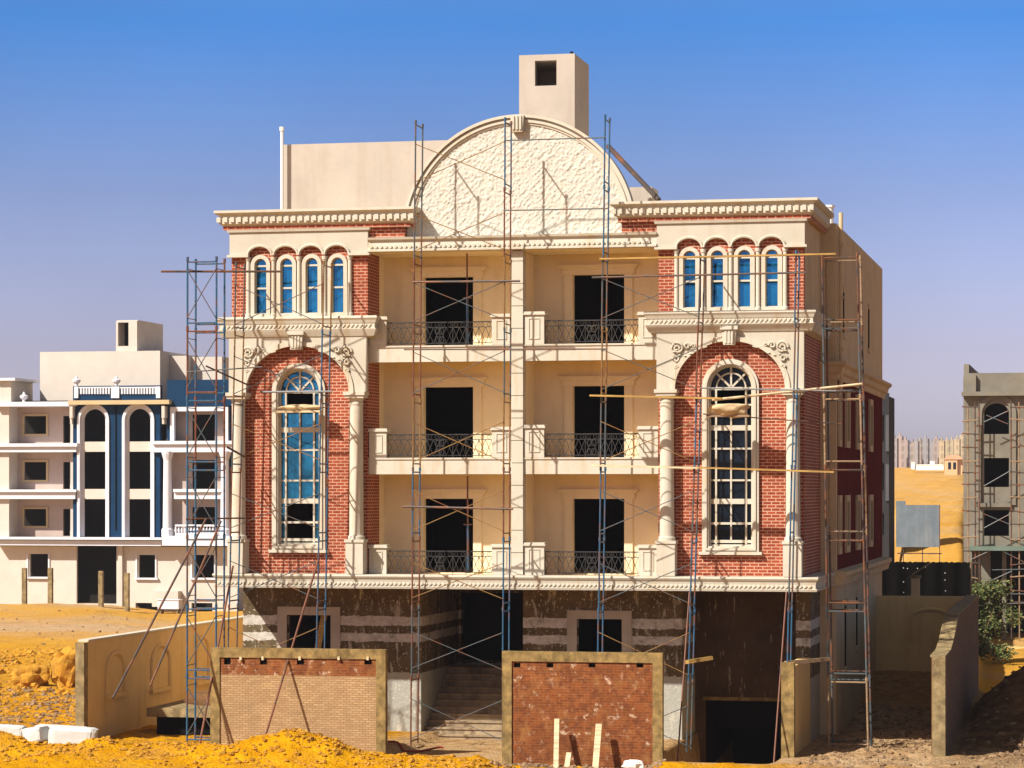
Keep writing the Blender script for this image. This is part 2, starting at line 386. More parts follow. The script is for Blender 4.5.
# ------------------------------------------------------------------ main building
B = thing('apartment_building', 'cream and red brick four storey block wrapped in scaffolding with an arched pediment', 'building', (0, 0, 0))
def P(name, mb, mat, parent=B, label=None, smooth=False):
    o = mb.build(name, M[mat] if isinstance(mat, str) else mat, parent, smooth=smooth)
    if label: o['label'] = label
    return o
LB, RB, HW = -6.26, 5.94, 1.99        # bay centres and half width
ZL, ZF = (4.65, 7.9, 11.03), 13.62    # floor tops, top floor ceiling
LX, RX = LB + HW, RB - HW             # inner bay edges
EW, EE = -8.6, 8.38                   # outer side walls of the block
WIN_Y = -.02

# slabs and dark rooms behind the openings
m = MB()
for z0, z1 in ((4.28, 4.62), (7.45, 7.86), (10.63, 10.99)):
    m.box(LX, RX, .32, 1.8, z0, z1)
    m.box(LB - HW + .27, LX - .27, .27, 2.05, z0, z1); m.box(RX + .27, RB + HW - .27, .27, 2.05, z0, z1)
    m.box(LB - HW + .27, RB + HW - .27, 2.05, 4.4, z0, z1); m.box(EW + .3, EE - .3, 4.66, 20.5, z0, z1)
P('floor_slab', m, 'floor')
m = MB(); m.box(LX + .01, RX - .01, 0.1, 1.82, 13.63, 13.98)
m.box(LB - HW + .27, RB + HW - .27, .66, 4.4, 14.06, 14.2); m.box(LX, RX, 2.03, 4.4, 13.75, 14.05); m.box(EW + .3, EE - .3, 4.66, 20.5, 13.75, 14.05)
P('roof', m, 'recess_tint')
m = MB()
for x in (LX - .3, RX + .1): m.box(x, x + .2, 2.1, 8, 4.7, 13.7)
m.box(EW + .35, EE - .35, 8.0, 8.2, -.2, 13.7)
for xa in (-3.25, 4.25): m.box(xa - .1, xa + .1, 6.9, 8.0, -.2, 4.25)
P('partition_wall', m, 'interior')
# recess back wall with the six balcony doors
DOORL, DOORR = (at(424, 0, 1.8)[0], at(473.5, 0, 1.8)[0]), (at(573, 0, 1.8)[0], at(624.5, 0, 1.8)[0])
holes = []
for zf, zt in ((ZL[0] + .01, 6.75), (ZL[1] + .01, 9.93), (ZL[2] + .01, 13.06)):
    holes += [(*DOORL, zf, zt), (*DOORR, zf, zt)]
m = MB(); m.hole_wall(LX, RX, 4.3, 13.72, 1.8, 2.02, holes); P('recess_wall', m, 'recess_tint')
for (a, b) in (DOORL, DOORR):
    for zt, zf in ((6.75, ZL[0]), (9.93, ZL[1]), (13.06, ZL[2])):
        m = MB(); m.box(a - .24, a - .002, 1.74, 1.8, zf, zt); m.box(b + .002, b + .24, 1.74, 1.8, zf, zt)
        m.box(a - .3, b + .3, 1.72, 1.8, zt + .002, zt + .16); m.box(a - .36, b + .36, 1.66, 1.8, zt + .162, zt + .22); m.box(a - .42, b + .42, 1.62, 1.8, zt + .222, zt + .27)
        P('door_surround', m, 'recess_tint')

# ---- bays
def bay(c, tint, right):
    x0, x1 = c - HW, c + HW
    wc = [c - 1.125, c - .365, c + .375, c + 1.125]
    # brick front: upper storey with four slots, middle with the big arch
    m = MB(); lim = [x0, wc[0] - .4, wc[0] + .38, wc[1] + .37, wc[2] + .375, wc[3] + .4, x1]
    m.box(lim[0], lim[1], 0, .25, 11.3, 14.5); m.box(lim[5], lim[6], 0, .25, 11.3, 14.5)
    for i, w in enumerate(wc):
        a, b = lim[i + 1], lim[i + 2]
        m.box(a, b, 0, .25, 11.3, 11.92); m.box(a, w - .19, 0, .25, 11.92, 13.31); m.box(w + .19, b, 0, .25, 11.92, 13.31)
        m.arch_wall(a, b, 14.5, w, .19, 13.31, 0, .25, n=12)
    wz = 9.78                                     # spring of the big window
    m.box(x0, c - .64, 0, .25, 4.3, 11.3); m.box(c + .64, x1, 0, .25, 4.3, 11.3); m.box(c - .64, c + .64, 0, .25, 4.3, 5.42)
    m.arch_wall(c - .64, c + .64, 11.3, c, .64, wz, 0, .25)
    # returns
    if right:
        m.box(x0, x0 + .25, .25, 1.25, 4.3, 14.5)
        m.box(x1 - .25, x1, .25, 4.4, 4.62, 11.3)
    else:
        m.box(x1 - .25, x1, .25, 1.25, 4.3, 14.5); m.box(x0, x0 + .25, .25, 4.4, 4.3, 14.5)
    P('brick_wall', m, 'brick')
    m = MB(); m.box(*((x0, x0 + .25) if right else (x1 - .25, x1)), 1.25, 1.8, 4.3, 14.3); P('return_wall', m, 'recess_tint')
    if right:
        m = MB(); m.box(x1 - .25, x1 + .004, .25, 4.4, 11.3, 14.5); P('return_wall', m, 'sidewall')
    # cream band with scalloped foot over the four slots
    m = MB()
    m.box(x0 - .03, wc[0] - .34, -.10, 0, 13.62, 14.26); m.box(wc[3] + .34, x1 + .03, -.10, 0, 13.62, 14.26)
    lim = [wc[0] - .34, (wc[0] + wc[1]) / 2, (wc[1] + wc[2]) / 2, (wc[2] + wc[3]) / 2, wc[3] + .34]
    for i, w in enumerate(wc): m.arch_wall(lim[i], lim[i + 1], 14.26, w, .335, 13.62, -.10, 0, .235, 14)
    m.box(x0 - .03, x0, 0, .25, 13.62, 14.26)
    P('parapet_band', m, 'cream')
    m = MB()                                       # moulded edge following the scallops
    for i, w in enumerate(wc):
        n = 14; pr = [(w - .355 * math.cos(math.pi * k / n), -.125, 13.60 + .275 * math.sin(math.pi * k / n)) for k in range(n + 1)]
        m.poly(pr, .04, 6)
    m.box(x0 - .09, wc[0] - .33, -.17, 0, 13.56, 13.63); m.box(wc[3] + .33, x1 + .09, -.17, 0, 13.56, 13.63)
    m.sweep([(x0 - .03, .25), (x0 - .03, -.10), (x1 + .03, -.10), (x1 + .03, .25)], [(0, 14.262), (.05, 14.262), (.07, 14.33), (0, 14.33)])
    P('band_moulding', m, 'trim')
    # slot windows
    for w in wc:
        m = MB(); m.arch_ring(w, 11.86, 13.34, .176, .285, -.07, .02, 16); f = P('arched_window', m, 'capm' if False else 'trim')
        s = MB(); s.arch_ring(w, 11.96, 13.34, .150, .175, .02, .09, 16); s.box(w - .15, w + .15, .02, .085, 12.66, 12.71); s.box(w - .15, w + .15, .02, .085, 13.29, 13.34)
        P('sash', s, 'trim', f)
        q = MB(); n = 14; q.prism([(w - .16, 11.96), (w + .16, 11.96)] + [(w + .16 * math.cos(math.pi * k / n), 13.34 + .16 * math.sin(math.pi * k / n)) for k in range(n + 1)], .10, .12)
        P('pane', q, 'blueglass', f)
    for i in range(5):
        xc = [wc[0] - .36, (wc[0] + wc[1]) / 2, (wc[1] + wc[2]) / 2, (wc[2] + wc[3]) / 2, wc[3] + .36][i]
        m = MB(); m.lathe(xc, -.045, [(.085, 11.86), (.085, 11.95), (.062, 11.97), (.055, 13.45), (.075, 13.47), (.085, 13.56)], 12)
        P('colonnette', m, 'trim', smooth=False)
    # middle entablature
    path = [(x0 - .0, .3), (x0 - .0, -.0), (x1 + .0, -.0), (x1 + .0, .3 if not right else 4.4)]
    m = MB(); m.sweep(path, [(.002, 11.86), (.34, 11.86), (.36, 11.80), (.32, 11.74), (.29, 11.66), (.27, 11.64), (.27, 11.52), (.32, 11.50), (.30, 11.45), (.23, 11.30), (.002, 11.24)])
    xx = x0 - .2
    while xx < x1 + .18:
        m.bar((xx, -.275, 11.525), (xx + .09, -.275, 11.635), .045, .05); xx += .125
    P('entablature', m, 'trim')
    # spandrel with the round arch, archivolt, keystone
    m = MB(); m.arch_wall(x0 - .02, x1 + .02, 11.3, c, 1.52, 9.74, -.2, 0, 1.32, 40); P('spandrel', m, 'cream')
    m = MB(); n = 40
    vs = []; fs = []
    for k in range(n + 1):
        a = math.pi * k / n; cc, ss = -math.cos(a), math.sin(a)
        for (r, rz, y) in ((1.50, 1.30, -.24), (1.64, 1.44, -.24), (1.50, 1.30, -.19), (1.64, 1.44, -.19)): vs.append((c + r * cc, y, 9.74 + rz * ss))
    for k in range(n):
        b, d = k * 4, k * 4 + 4; fs += [(b, d, d + 1, b + 1), (b, b + 2, d + 2, d), (b + 1, d + 1, d + 3, b + 3), (b + 2, b + 3, d + 3, d + 2)]
    m.add(vs, fs); P('archivolt', m, 'trim')
    m = MB(); m.prism([(c - .16, 10.93), (c + .16, 10.93), (c + .2, 11.36), (c - .2, 11.36)], -.36, -.18); m.box(c - .24, c + .24, -.42, -.19, 11.34, 11.44)
    for k in (-.09, 0, .09): m.box(c + k - .025, c + k + .025, -.385, -.36, 10.97, 11.32)
    P('keystone', m, 'trim')
    # scroll ornaments in the two corners
    for sgn in (-1, 1):
        m = MB(); ox, oz = c + sgn * 1.42, 10.86
        for (dx, dz, r0, turns, dr) in ((0, 0, .17, 1.6, 1), (-sgn * .26, .05, .10, 1.2, -1), (sgn * .04, -.30, .10, 1.2, 1), (-sgn * .44, .06, .06, 1, 1), (sgn * .05, -.52, .06, 1, -1)):
            pts = [(ox + dx + sgn * dr * r0 * (1 - .75 * k / 18) * math.cos(2 * math.pi * turns * k / 18), -.235, oz + dz + r0 * (1 - .75 * k / 18) * math.sin(2 * math.pi * turns * k / 18)) for k in range(19)]
            m.poly(pts, .032 if r0 > .08 else .024, 6)
        m.poly([(ox - sgn * .5, -.225, oz + .03), (ox - sgn * .66, -.225, oz - .0), (ox - sgn * .8, -.225, oz + .03)], .022, 6)
        m.poly([(ox + sgn * .05, -.225, oz - .5), (ox + sgn * .08, -.225, oz - .7), (ox + sgn * .06, -.225, oz - .85)], .024, 6)
        for k in range(7):
            a = k * .9; m.lathe(ox + sgn * (.1 - .075 * k), -.235, [(.015, oz - .1 + .12 * math.sin(a * 3) - .03), (.05, oz - .1 + .12 * math.sin(a * 3)), (.015, oz - .1 + .12 * math.sin(a * 3) + .03)], 8)
        P('scroll_ornament', m, 'orn')
    # columns on pedestals
    for sgn in (-1, 1):
        xc = c + sgn * 1.72
        m = MB(); m.lathe(xc, -.2, [(.235, 5.62), (.235, 5.70), (.205, 5.74), (.20, 5.80), (.185, 9.36), (.20, 9.38), (.20, 9.43), (.185, 9.45), (.19, 9.5), (.235, 9.56)], 24)
        o = P('column', m, 'trim', smooth=False)
        s = MB(); s.box(xc - .27, xc + .27, -.47, -.001, 9.56, 9.64); s.box(xc - .31, xc + .31, -.51, -.001, 9.64, 9.735); P('capital', s, 'trim', o)
        s = MB(); s.box(xc - .25, xc + .25, -.45, -.001, 4.662, 5.54); s.box(xc - .28, xc + .28, -.48, -.001, 5.54, 5.62); P('pedestal', s, 'trim', o)
    # tall arched window
    m = MB(); m.arch_ring(c, 5.3, wz, .60, .775, -.10, .03, 32); m.arch_ring(c, 5.36, wz, .64, .70, -.14, -.10, 32)
    m.box(c - .86, c + .86, -.16, 0, 5.24, 5.32)
    f = P('tall_window', m, 'trim')
    s = MB(); s.arch_ring(c, 5.44, wz, .555, .60, .03, .12, 32)
    ft = (.06, .11)
    def hb(za, zb): s.box(c - .56, c + .56, ft[0], ft[1], za, zb)
    rows = [5.62, 6.10, 6.66, 7.28, 8.14, 8.66, 9.30] if not right else [5.66, 6.10, 6.66, 7.28, 8.04, 8.66, 9.30]
    hb(5.45, 5.52); hb(5.56, 5.64); hb(6.06, 6.12); hb(6.62, 6.76); hb(7.24, 7.29); hb(8.10, 8.15); hb(8.62, 8.76); hb(9.29, 9.34); hb(9.72, 9.80)
    for xo in (-.41, .41): s.box(c + xo - .025, c + xo + .025, ft[0] - .01, ft[1] - .002, 5.52, 9.72)
    s.box(c - .022, c + .022, ft[0] - .006, ft[1] - .004, 6.76, 8.62); s.box(c - .022, c + .022, ft[0] - .006, ft[1] - .004, 8.76, 9.29)
    if right: s.box(c - .022, c + .022, ft[0] - .006, ft[1] - .004, 5.64, 6.62)
    for a in (90, 45, 135): s.bar((c, .085, wz), (c + .58 * math.cos(R(a)), .085, wz + .58 * math.sin(R(a))), .05, .045)
    n = 24; s.poly([(c + .40 * math.cos(math.pi * k / n), .085, wz + .40 * math.sin(math.pi * k / n)) for k in range(n + 1)], .026, 6)
    P('sash', s, 'trim', f)
    q = MB()
    def pane(xa, xb, za, zb): q.box(c + xa, c + xb, .125, .14, za, zb)
    for za, zb in ((5.50, 6.64), (6.70, 8.64), (8.70, 9.75)):
        pane(-.57, -.41, za, zb); pane(.41, .57, za, zb)
    pane(-.41, .41, 6.70, 8.66); pane(-.41, .41, 8.66, 9.3)
    if right: pane(-.41, .41, 5.56, 6.66)
    n = 20; q.prism([(c + .57 * math.cos(math.pi * k / n), wz + .57 * math.sin(math.pi * k / n)) for k in range(n + 1)], .125, .14)
    P('pane', q, 'darkglass' if right else 'blueglass', f)
    # cornice
    path = [(x0 - .08, 3.5), (x0 - .08, -.08), (x1 + .08, -.08), (x1 + .08, 4.35)]
    if not right: path = [(x0 - .16, 3.5), (x0 - .16, -.08), (x1 + 1.2, -.08), (x1 + 1.2, .6)]
    else: path = [(x0 - 1.05, .6), (x0 - 1.05, -.08), (x1 + .14, -.08), (x1 + .14, 4.35)]
    m = MB(); m.sweep(path, [(-.1, 14.45), (.07, 14.45), (.10, 14.48), (.14, 14.50), (.14, 14.73), (.20, 14.75), (.26, 14.80), (.26, 14.87), (-.1, 14.88)])
    xx = path[1][0] - .2
    while xx < path[2][0] + .1:
        m.box(xx, xx + .115, -.27, -.221, 14.545, 14.685); xx += .2
    P('cornice', m, 'trim')
    m = MB()
    pa = [(q[0], q[1]) for q in path]
    m.sweep([(path[0][0], path[0][1]), path[1], path[2], path[3]], [(-.1, 14.34), (.05, 14.34), (.05, 14.448), (-.1, 14.448)]); P('brick_course', m, 'brick')
bay(LB, 0, False); bay(RB, 0, True)
# brick pieces beside the pediment
for xa, xb in ((LX, LX + 1.06), (RX - 1.02, RX)): P('brick_course', MB().box(xa, xb, .02, .3, 14.05, 14.34), 'brick')
# entablature over the recess
m = MB(); m.sweep([(LX + .03, .0), (RX - .03, .0)], [(.0, 13.64), (.16, 13.64), (.18, 13.70), (.10, 13.73), (.08, 13.95), (.16, 13.98), (.18, 14.04), (-.3, 14.04), (-.3, 13.64)]); xx = LX + .1
while xx < RX - .15: m.box(xx, xx + .07, -.17, -.11, 13.735, 13.80); xx += .14
m.box(LX + .03, RX - .03, -.19, -.161, 13.645, 13.70)
P('entablature', m, 'trim')
# pediment with its rough relief
PC, PZ, PR = -.03, 14.1, 3.2
m = MB(); n = 48
m.prism([(PC + (PR - .02) * math.cos(math.pi * k / n), PZ - .05 + (PR - .02) * math.sin(math.pi * k / n)) for k in range(n + 1)], .36, .62); ped = P('pediment', m, 'relief')
m = MB(); st = .028; nxp = int(6.2 / st); nzp = int(3.1 / st)
def rel(x, z):
    v = Vector((x * 6.0, 3.1, z * 6.0)); w = noise.noise(v * 1.4 + Vector((7, 0, 2))) * 1.1
    q = abs(noise.noise(v + Vector((w, 0, w)))); p = abs(noise.noise(v * 1.9 + Vector((w, 4, -w))))
    return .022 * (1 - sstep(.02, .17, q)) + .013 * (1 - sstep(.03, .18, p)) + .004 * noise.noise(v * 5)
idx = {}
for j in range(nzp + 1):
    for i in range(nxp + 1):
        x, z = PC - 3.1 + i * st, PZ - .04 + j * st
        if (x - PC) ** 2 + (z - PZ) ** 2 < 3.07 ** 2: idx[i, j] = len(m.v); m.v.append((x, .335 - rel(x, z), z))
for (i, j), a in idx.items():
    b, c_, d = idx.get((i + 1, j)), idx.get((i + 1, j + 1)), idx.get((i, j + 1))
    if None not in (b, c_, d): m.f.append((a, b, c_, d))
P('relief_panel', m, 'relief', ped, smooth=True)
m = MB()
for (r0, r1, ya, yb) in ((3.04, 3.10, .29, .37), (3.10, 3.17, .25, .37), (3.17, 3.23, .30, .37), (3.23, 3.31, .20, .60)): m.arch_ring(PC, PZ - .05, PZ, r0, r1, ya, yb, 64, False)
P('arch_moulding', m, 'trim', ped)
m = MB(); m.prism([(PC - .15, 16.92), (PC + .15, 16.92), (PC + .19, 17.38), (PC - .19, 17.38)], .12, .3)
for k in (-.1, 0, .1): m.box(PC + k - .028, PC + k + .028, .08, .12, 16.98, 17.36)
P('keystone', m, 'trim', ped)

# ---- centre pilaster with joints
m = MB(); z = 4.66
while z < 13.6:
    z1 = min(z + .62, 13.62); m.box(-.165, .165, .0, .4, z, z1 - .022); m.box(-.15, .15, .03, .39, z1 - .022, z1); z = z1
P('pilaster', m, 'trim')
P('partition_wall', MB().box(-.12, .12, .41, 1.8, 4.63, 13.62), 'recess_tint')
# ---- balconies
def railing(mb, x0, x1, y, z0, z1):
    mb.box(x0, x1, y - .025, y + .025, z1 - .03, z1); mb.box(x0, x1, y - .012, y + .012, z1 - .17, z1 - .15); mb.box(x0, x1, y - .015, y + .015, z0 + .05, z0 + .07)
    n = int(round((x1 - x0) / .19)); w = (x1 - x0) / n
    for i in range(n):
        xa = x0 + i * w
        mb.tube((xa, y, z0 + .06), (xa + w, y, z1 - .16), .009, 4); mb.tube((xa + w, y, z0 + .06), (xa, y, z1 - .16), .009, 4)
        if i % 2 == 0: mb.tube((xa, y, z0), (xa, y, z1 - .02), .010, 4)
        c = (xa + w / 2, z1 - .09); mb.poly([(c[0] + .05 * math.cos(2 * math.pi * k / 8), y, c[1] + .05 * math.sin(2 * math.pi * k / 8)) for k in range(9)], .008, 4)
    # a scrolled centre motif
    c = ((x0 + x1) / 2, (z0 + z1) / 2 - .05)
    for sg in (-1, 1):
        for dz in (.12, -.12):
            mb.poly([(c[0] + sg * (.06 + .06 * math.cos(2 * math.pi * k / 10)), y - .012, c[1] + dz + .09 * math.sin(2 * math.pi * k / 10)) for k in range(11)], .011, 4)
def pier(mb, x0, x1, y0, z0, z1):
    mb.box(x0, x1, y0, y0 + .3, z0, z1 - .09); mb.box(x0 - .04, x1 + .04, y0 - .05, y0 + .34, z1 - .09, z1 - .045); mb.box(x0 - .02, x1 + .02, y0 - .03, y0 + .32, z1 - .045, z1)
    a, b = x0 + .12, x1 - .12; t = .022
    for q in ((a, b, z1 - .2, z1 - .2 + t), (a, b, z0 + .14, z0 + .14 + t), (a, a + t, z0 + .14 + t, z1 - .2), (b - t, b, z0 + .14 + t, z1 - .2)): mb.box(q[0], q[1], y0 - .02, y0, q[2], q[3])
for fl, z in enumerate(ZL):
    for side in (0, 1):
        xa, xb = (LX + .002, -.168) if side == 0 else (.168, RX - .002)
        m = MB()
        if fl > 0:
            zt = z; m.box(xa, xb, .08, .32, z - .46, z); m.box(xa, xb, .05, .08, z - .05, z - .002)
            zb = MB()
        else: m.box(xa, xb, .08, .32, z - .3, z)
        bal = P('balcony', m, 'trim')
        yp = .06
        m = MB(); w = .5
        z1 = z + .80
        pier(m, xa + .02, xa + (.52 if side == 0 else .58), yp, z + .002, z1 + (.02 if side == 0 else .1)); P('balcony_pier', m, 'trim', bal)
        m = MB(); pier(m, xb - .56, xb - .02, yp, z + .002, z1 + .05); P('balcony_pier', m, 'trim', bal)
        m = MB(); railing(m, xa + .54 + (.06 if side else 0), xb - .58, yp + .12, z, z + .66); P('railing', m, 'iron', bal)
# ---- first floor ledge round the whole block
m = MB(); prof = [(-.2, 4.65), (.40, 4.65), (.41, 4.60), (.38, 4.55), (.35, 4.52), (.33, 4.44), (.33, 4.34), (.38, 4.32), (.36, 4.26), (-.2, 4.25)]
m.sweep([(LB - HW - .02, 3.5), (LB - HW - .02, -.04), (RB + HW + .02, -.04), (RB + HW + .02, 4.4)], prof); xx = LB - HW - .3
while xx < RB + HW + .25: m.bar((xx, -.385, 4.345), (xx + .09, -.385, 4.43), .045, .05); xx += .125
P('ledge', m, 'trim')
# ---- east side wall
m = MB(); m.box(EE - .25, EE, 4.4, 20.8, 10.2, 14.62); m.box(RB + HW - .2, EE - .25, 4.4, 4.65, 4.3, 14.62)
P('side_wall', m, 'sidewall')
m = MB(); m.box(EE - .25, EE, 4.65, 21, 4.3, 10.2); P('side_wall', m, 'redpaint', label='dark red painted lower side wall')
m = MB(); m.box(EE - .25, EE + .003, 4.4, 4.66, 4.3, 10.2); m.box(EE - .25, EE, 2.6, 21, -.3, 4.3) if False else None
m.box(EE - .25, EE, 4.4, 21, -.3, 4.3); m.box(RB + HW - .2, EE - .25, 4.4, 4.65, -.3, 4.3)
P('side_wall', m, 'sidewall')
m = MB(); m.sweep([(RB + HW - .05, 4.38), (EE, 4.38), (EE, 21.4)], [(-.1, 10.15), (.05, 10.15), (.08, 10.3), (.16, 10.36), (.2, 10.5), (.30, 10.58), (.30, 10.66), (-.1, 10.72)])
m.sweep([(RB + HW + .45, 4.38), (EE + .001, 4.38), (EE + .001, 21.4)][1:], [(-.1, 4.25), (.18, 4.28), (.22, 4.45), (.30, 4.55), (.30, 4.66), (-.1, 4.72)])
P('string_course', m, 'sidewall')
def side_win(y, z0, z1, w, framed):
    fm = MB()
    if framed:
        t = .2
        fm.box(EE - .02, EE + .07, y - w - t, y - w, z0 - t, z1 + t); fm.box(EE - .02, EE + .07, y + w, y + w + t, z0 - t, z1 + t)
        fm.box(EE - .02, EE + .07, y - w, y + w, z0 - t, z0); fm.box(EE - .02, EE + .07, y - w, y + w, z1, z1 + t)
    else:
        fm.box(EE - .02, EE + .05, y - w - .1, y + w + .1, z1, z1 + .18); fm.box(EE - .02, EE + .06, y - w - .14, y + w + .14, z0 - .16, z0)
    f = P('side_window', fm, 'sidewall')
    q = MB(); q.box(EE - .02, EE + .012, y - w, y + w, z0, z1); P('pane', q, 'dark', f)
side_win(6.6, 11.6, 12.78, .18, False); side_win(15.4, 11.6, 12.85, .2, False)
for y in (5.2, 7.6, 11.2, 15.9):
    side_win(y, 8.45, 9.75, .16 if y < 6 else .38, True); side_win(y, 5.35, 6.65, .16 if y < 6 else .38, True)
side_win(7.2, 1.8, 3.6, .2, False); side_win(11.0, 2.2, 3.7, .2, False)
m = MB(); m.tube((EE + .1, 4.75, 9.9), (EE + .1, 4.75, 14.95), .06, 8)
for z in (11, 12.5, 14): m.box(EE, EE + .18, 4.67, 4.83, z, z + .05)
P('downpipe', m, 'sidewall')
m = MB(); m.tube((EE - .3, 5.6, 14.6), (EE - .3, 5.6, 15.2), .11, 10); m.tube((EE - .3, 5.6, 15.2), (EE - .3, 5.6, 15.26), .15, 10); P('roof_vent_pipe', m, 'white_pipe')
# west and rear walls
m = MB(); m.box(EW, EW + .25, 3.2, 21, -.3, 14.62); m.box(EW, EE, 20.8, 21.05, -.3, 14.62); m.box(EW + .25, LB - HW + .05, 3.2, 3.4, -.3, 14.62); P('rear_wall', m, 'sidewall')
# ---- ground floor front
GY0 = 1.9
GX0, GX1 = at(243, 0, GY0)[0], RB + HW - .02
EL, ER = at(421, 0, GY0)[0], at(523, 0, GY0)[0]
PL = at(682, 0, GY0)[0]
W1 = (at(287, 0, GY0)[0], at(331, 0, GY0)[0], 1.9, at(0, 612, GY0)[1]); W2 = (at(577, 0, GY0)[0], at(622, 0, GY0)[0], 1.9, at(0, 613, GY0)[1])
m = MB(); m.hole_wall(GX0, EL, -.4, 4.27, GY0, GY0 + .25, [W1])
m.hole_wall(ER, PL, -.4, 4.27, GY0, GY0 + .25, [W2])
m.box(GX0, GX0 + .25, GY0 + .25, 4.3, -.4, 4.27)
m.box(EL - .25, EL, GY0 + .25, 6.6, -.4, 4.27); m.box(ER, ER + .25, GY0 + .25, 6.6, -.4, 4.27)
m.box(PL - .25, PL, GY0 + .25, 4.4, -2.6, 4.27)
m.box(7.5, GX1, GY0, GY0 + .25, -2.6, 4.27); m.box(7.7, GX1, GY0 + .25, 4.4, -2.6, 4.27)
m.hole_wall(EL, ER, 0, 4.27, 6.6, 6.8, [(at(461, 0, 6.6)[0], ER - .1, 1.86, 3.9)])
P('ground_floor_wall', m, 'gfwall')
m = MB(); m.box(PL - .25, 7.7, 4.4, 4.65, 1.02, 4.27); m.box(PL - .25, 4.6, 4.4, 4.65, -2.6, 1.02); P('garage_wall', m, 'brownwall')
m = MB(); m.box(4.55, 7.5, 4.34, 4.44, .94, 1.04); P('garage_lintel', m, 'concrete_y')
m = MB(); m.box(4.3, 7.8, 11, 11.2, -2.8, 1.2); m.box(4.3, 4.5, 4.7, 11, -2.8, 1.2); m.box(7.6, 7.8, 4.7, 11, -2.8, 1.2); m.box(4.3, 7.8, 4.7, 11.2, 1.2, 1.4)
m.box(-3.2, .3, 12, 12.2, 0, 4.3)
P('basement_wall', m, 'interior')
for (a, b, zb, zt) in (W1, W2):
    m = MB(); m.box(a - .28, a, GY0 - .045, GY0 + .06, zb - .1, zt + .24); m.box(b, b + .28, GY0 - .045, GY0 + .06, zb - .1, zt + .24); m.box(a, b, GY0 - .045, GY0 + .06, zt, zt + .24)
    P('window_surround', m, stucco('grey_plaster_surround', (.46, .40, .33), .2, .4, (.22, .16, .1)))
# stairs up to the entrance
m = MB()
for i in range(11):
    y0 = 1.96 + .32 * i; m.box(EL + .012, ER - .012, y0 - .035, y0 - .001, .17 * (i + 1) - .19, .17 * (i + 1) - .138); m.box(EL + .01, ER - .01, y0, y0 + .324 if i < 10 else 6.6, -.5, .17 * (i + 1) - .14)
P('stairs', m, stucco('worn_concrete_steps', (.36, .27, .17), .35, .9, (.13, .085, .05), 2.2))
# ---- roof structures
m = MB(); m.box(at(283, 0, 4.8)[0], -1.6, 4.8, 10, 14.0, 17.35); P('penthouse', m, 'pent')
m = MB(); wx0, wx1 = -.74, -.08
m.hole_wall(-1.22, .47, 14.0, 19.98, 6.0, 6.2, [(wx0, wx1, 19.05, 19.8)]); m.box(-1.22, -1.02, 6.2, 8.3, 14.0, 19.98); m.box(.27, .47, 6.2, 8.3, 14.0, 19.98)
m.hole_wall(-1.02, .27, 14.0, 19.98, 8.1, 8.3, [(-.1, .16, 18.95, 19.4)]); m.box(-1.02, .27, 6.2, 8.1, 19.8, 19.98)
tw = P('stair_tower', m, 'pent')
m = MB(); m.box(-1.0, .26, 6.22, 6.3, 14, 19.0); m.tube((.3, 6.4, 19.98), (.3, 6.4, 20.1), .05, 8); P('tower_vent', m, 'dark', tw)
m = MB(); m.box(2.6, 3.25, 3.2, 4.3, 14.1, 15.65); P('roof_box', m, 'pent')
m = MB(); xa, za = at(282, 208, 4.6); m.tube((xa, 4.6, 14.2), (xa, 4.6, at(282, 128, 4.6)[1]), .05, 8); m.tube((xa, 4.6, at(282, 131, 4.6)[1]), (xa, 4.6, at(282, 127, 4.6)[1]), .075, 8)
P('vent_pipe', m, 'white_pipe')
m = MB(); m.box(EW + .25, RB + HW, 4.4, 4.6, 13.9, 14.3); m.box(EW, EW + .25, 3.3, 21, 14.62, 14.64); P('roof_parapet', m, 'sidewall')

# ------------------------------------------------------------------ scaffolding
G_SC = 'scaffold towers round the building'
def ladder(root, px_top, px_bot, py_top, py_bot, yf, yr, nfr, z0, mats, first_z=0.0, name='ladder_frame'):
    """a stack of ladder frames standing square to the facade"""
    xt, zt = at(px_top, py_top, yf); xb, zb = at(px_bot, py_bot, yf)
    def X(z): return xb + (xt - xb) * (z - zb) / (zt - zb)
    for i in range(nfr):
        za, zb_ = z0 + i * 1.9, z0 + i * 1.9 + 1.87
        jit = random.uniform(-.012, .012); m = MB()
        for y in (yf, yr): m.tube((X(za) + jit, y, za), (X(zb_) + jit, y, zb_), .023, 8)
        for z in (za + .12, zb_ - .08): m.tube((X(z) + jit, yf, z), (X(z) + jit, yr, z), .021, 6)
        for y in (yf, yr): m.tube((X(zb_) + jit, y, zb_ - .05), (X(zb_) + jit, y, zb_ + .05), .034, 8)
        m.build(name, M[mats[i % len(mats)]], root)
    return X
def braces(root, XA, XB, yf, yr, nfr, z0, mats, rear=True, skip=()):
    for i in range(nfr):
        if i in skip: continue
        a, b = z0 + i * 1.9 + .2 + random.uniform(-.05, .05), z0 + i * 1.9 + 1.25 + random.uniform(-.05, .05)
        m = MB()
        m.tube((XA(a), yf - .03, a), (XB(b), yf - .03, b), .012, 6); m.tube((XA(b), yf - .06, b), (XB(a), yf - .06, a), .012, 6)
        m.build('cross_brace', M[mats[i % len(mats)]], root)
YF, YR = -1.35, -.56
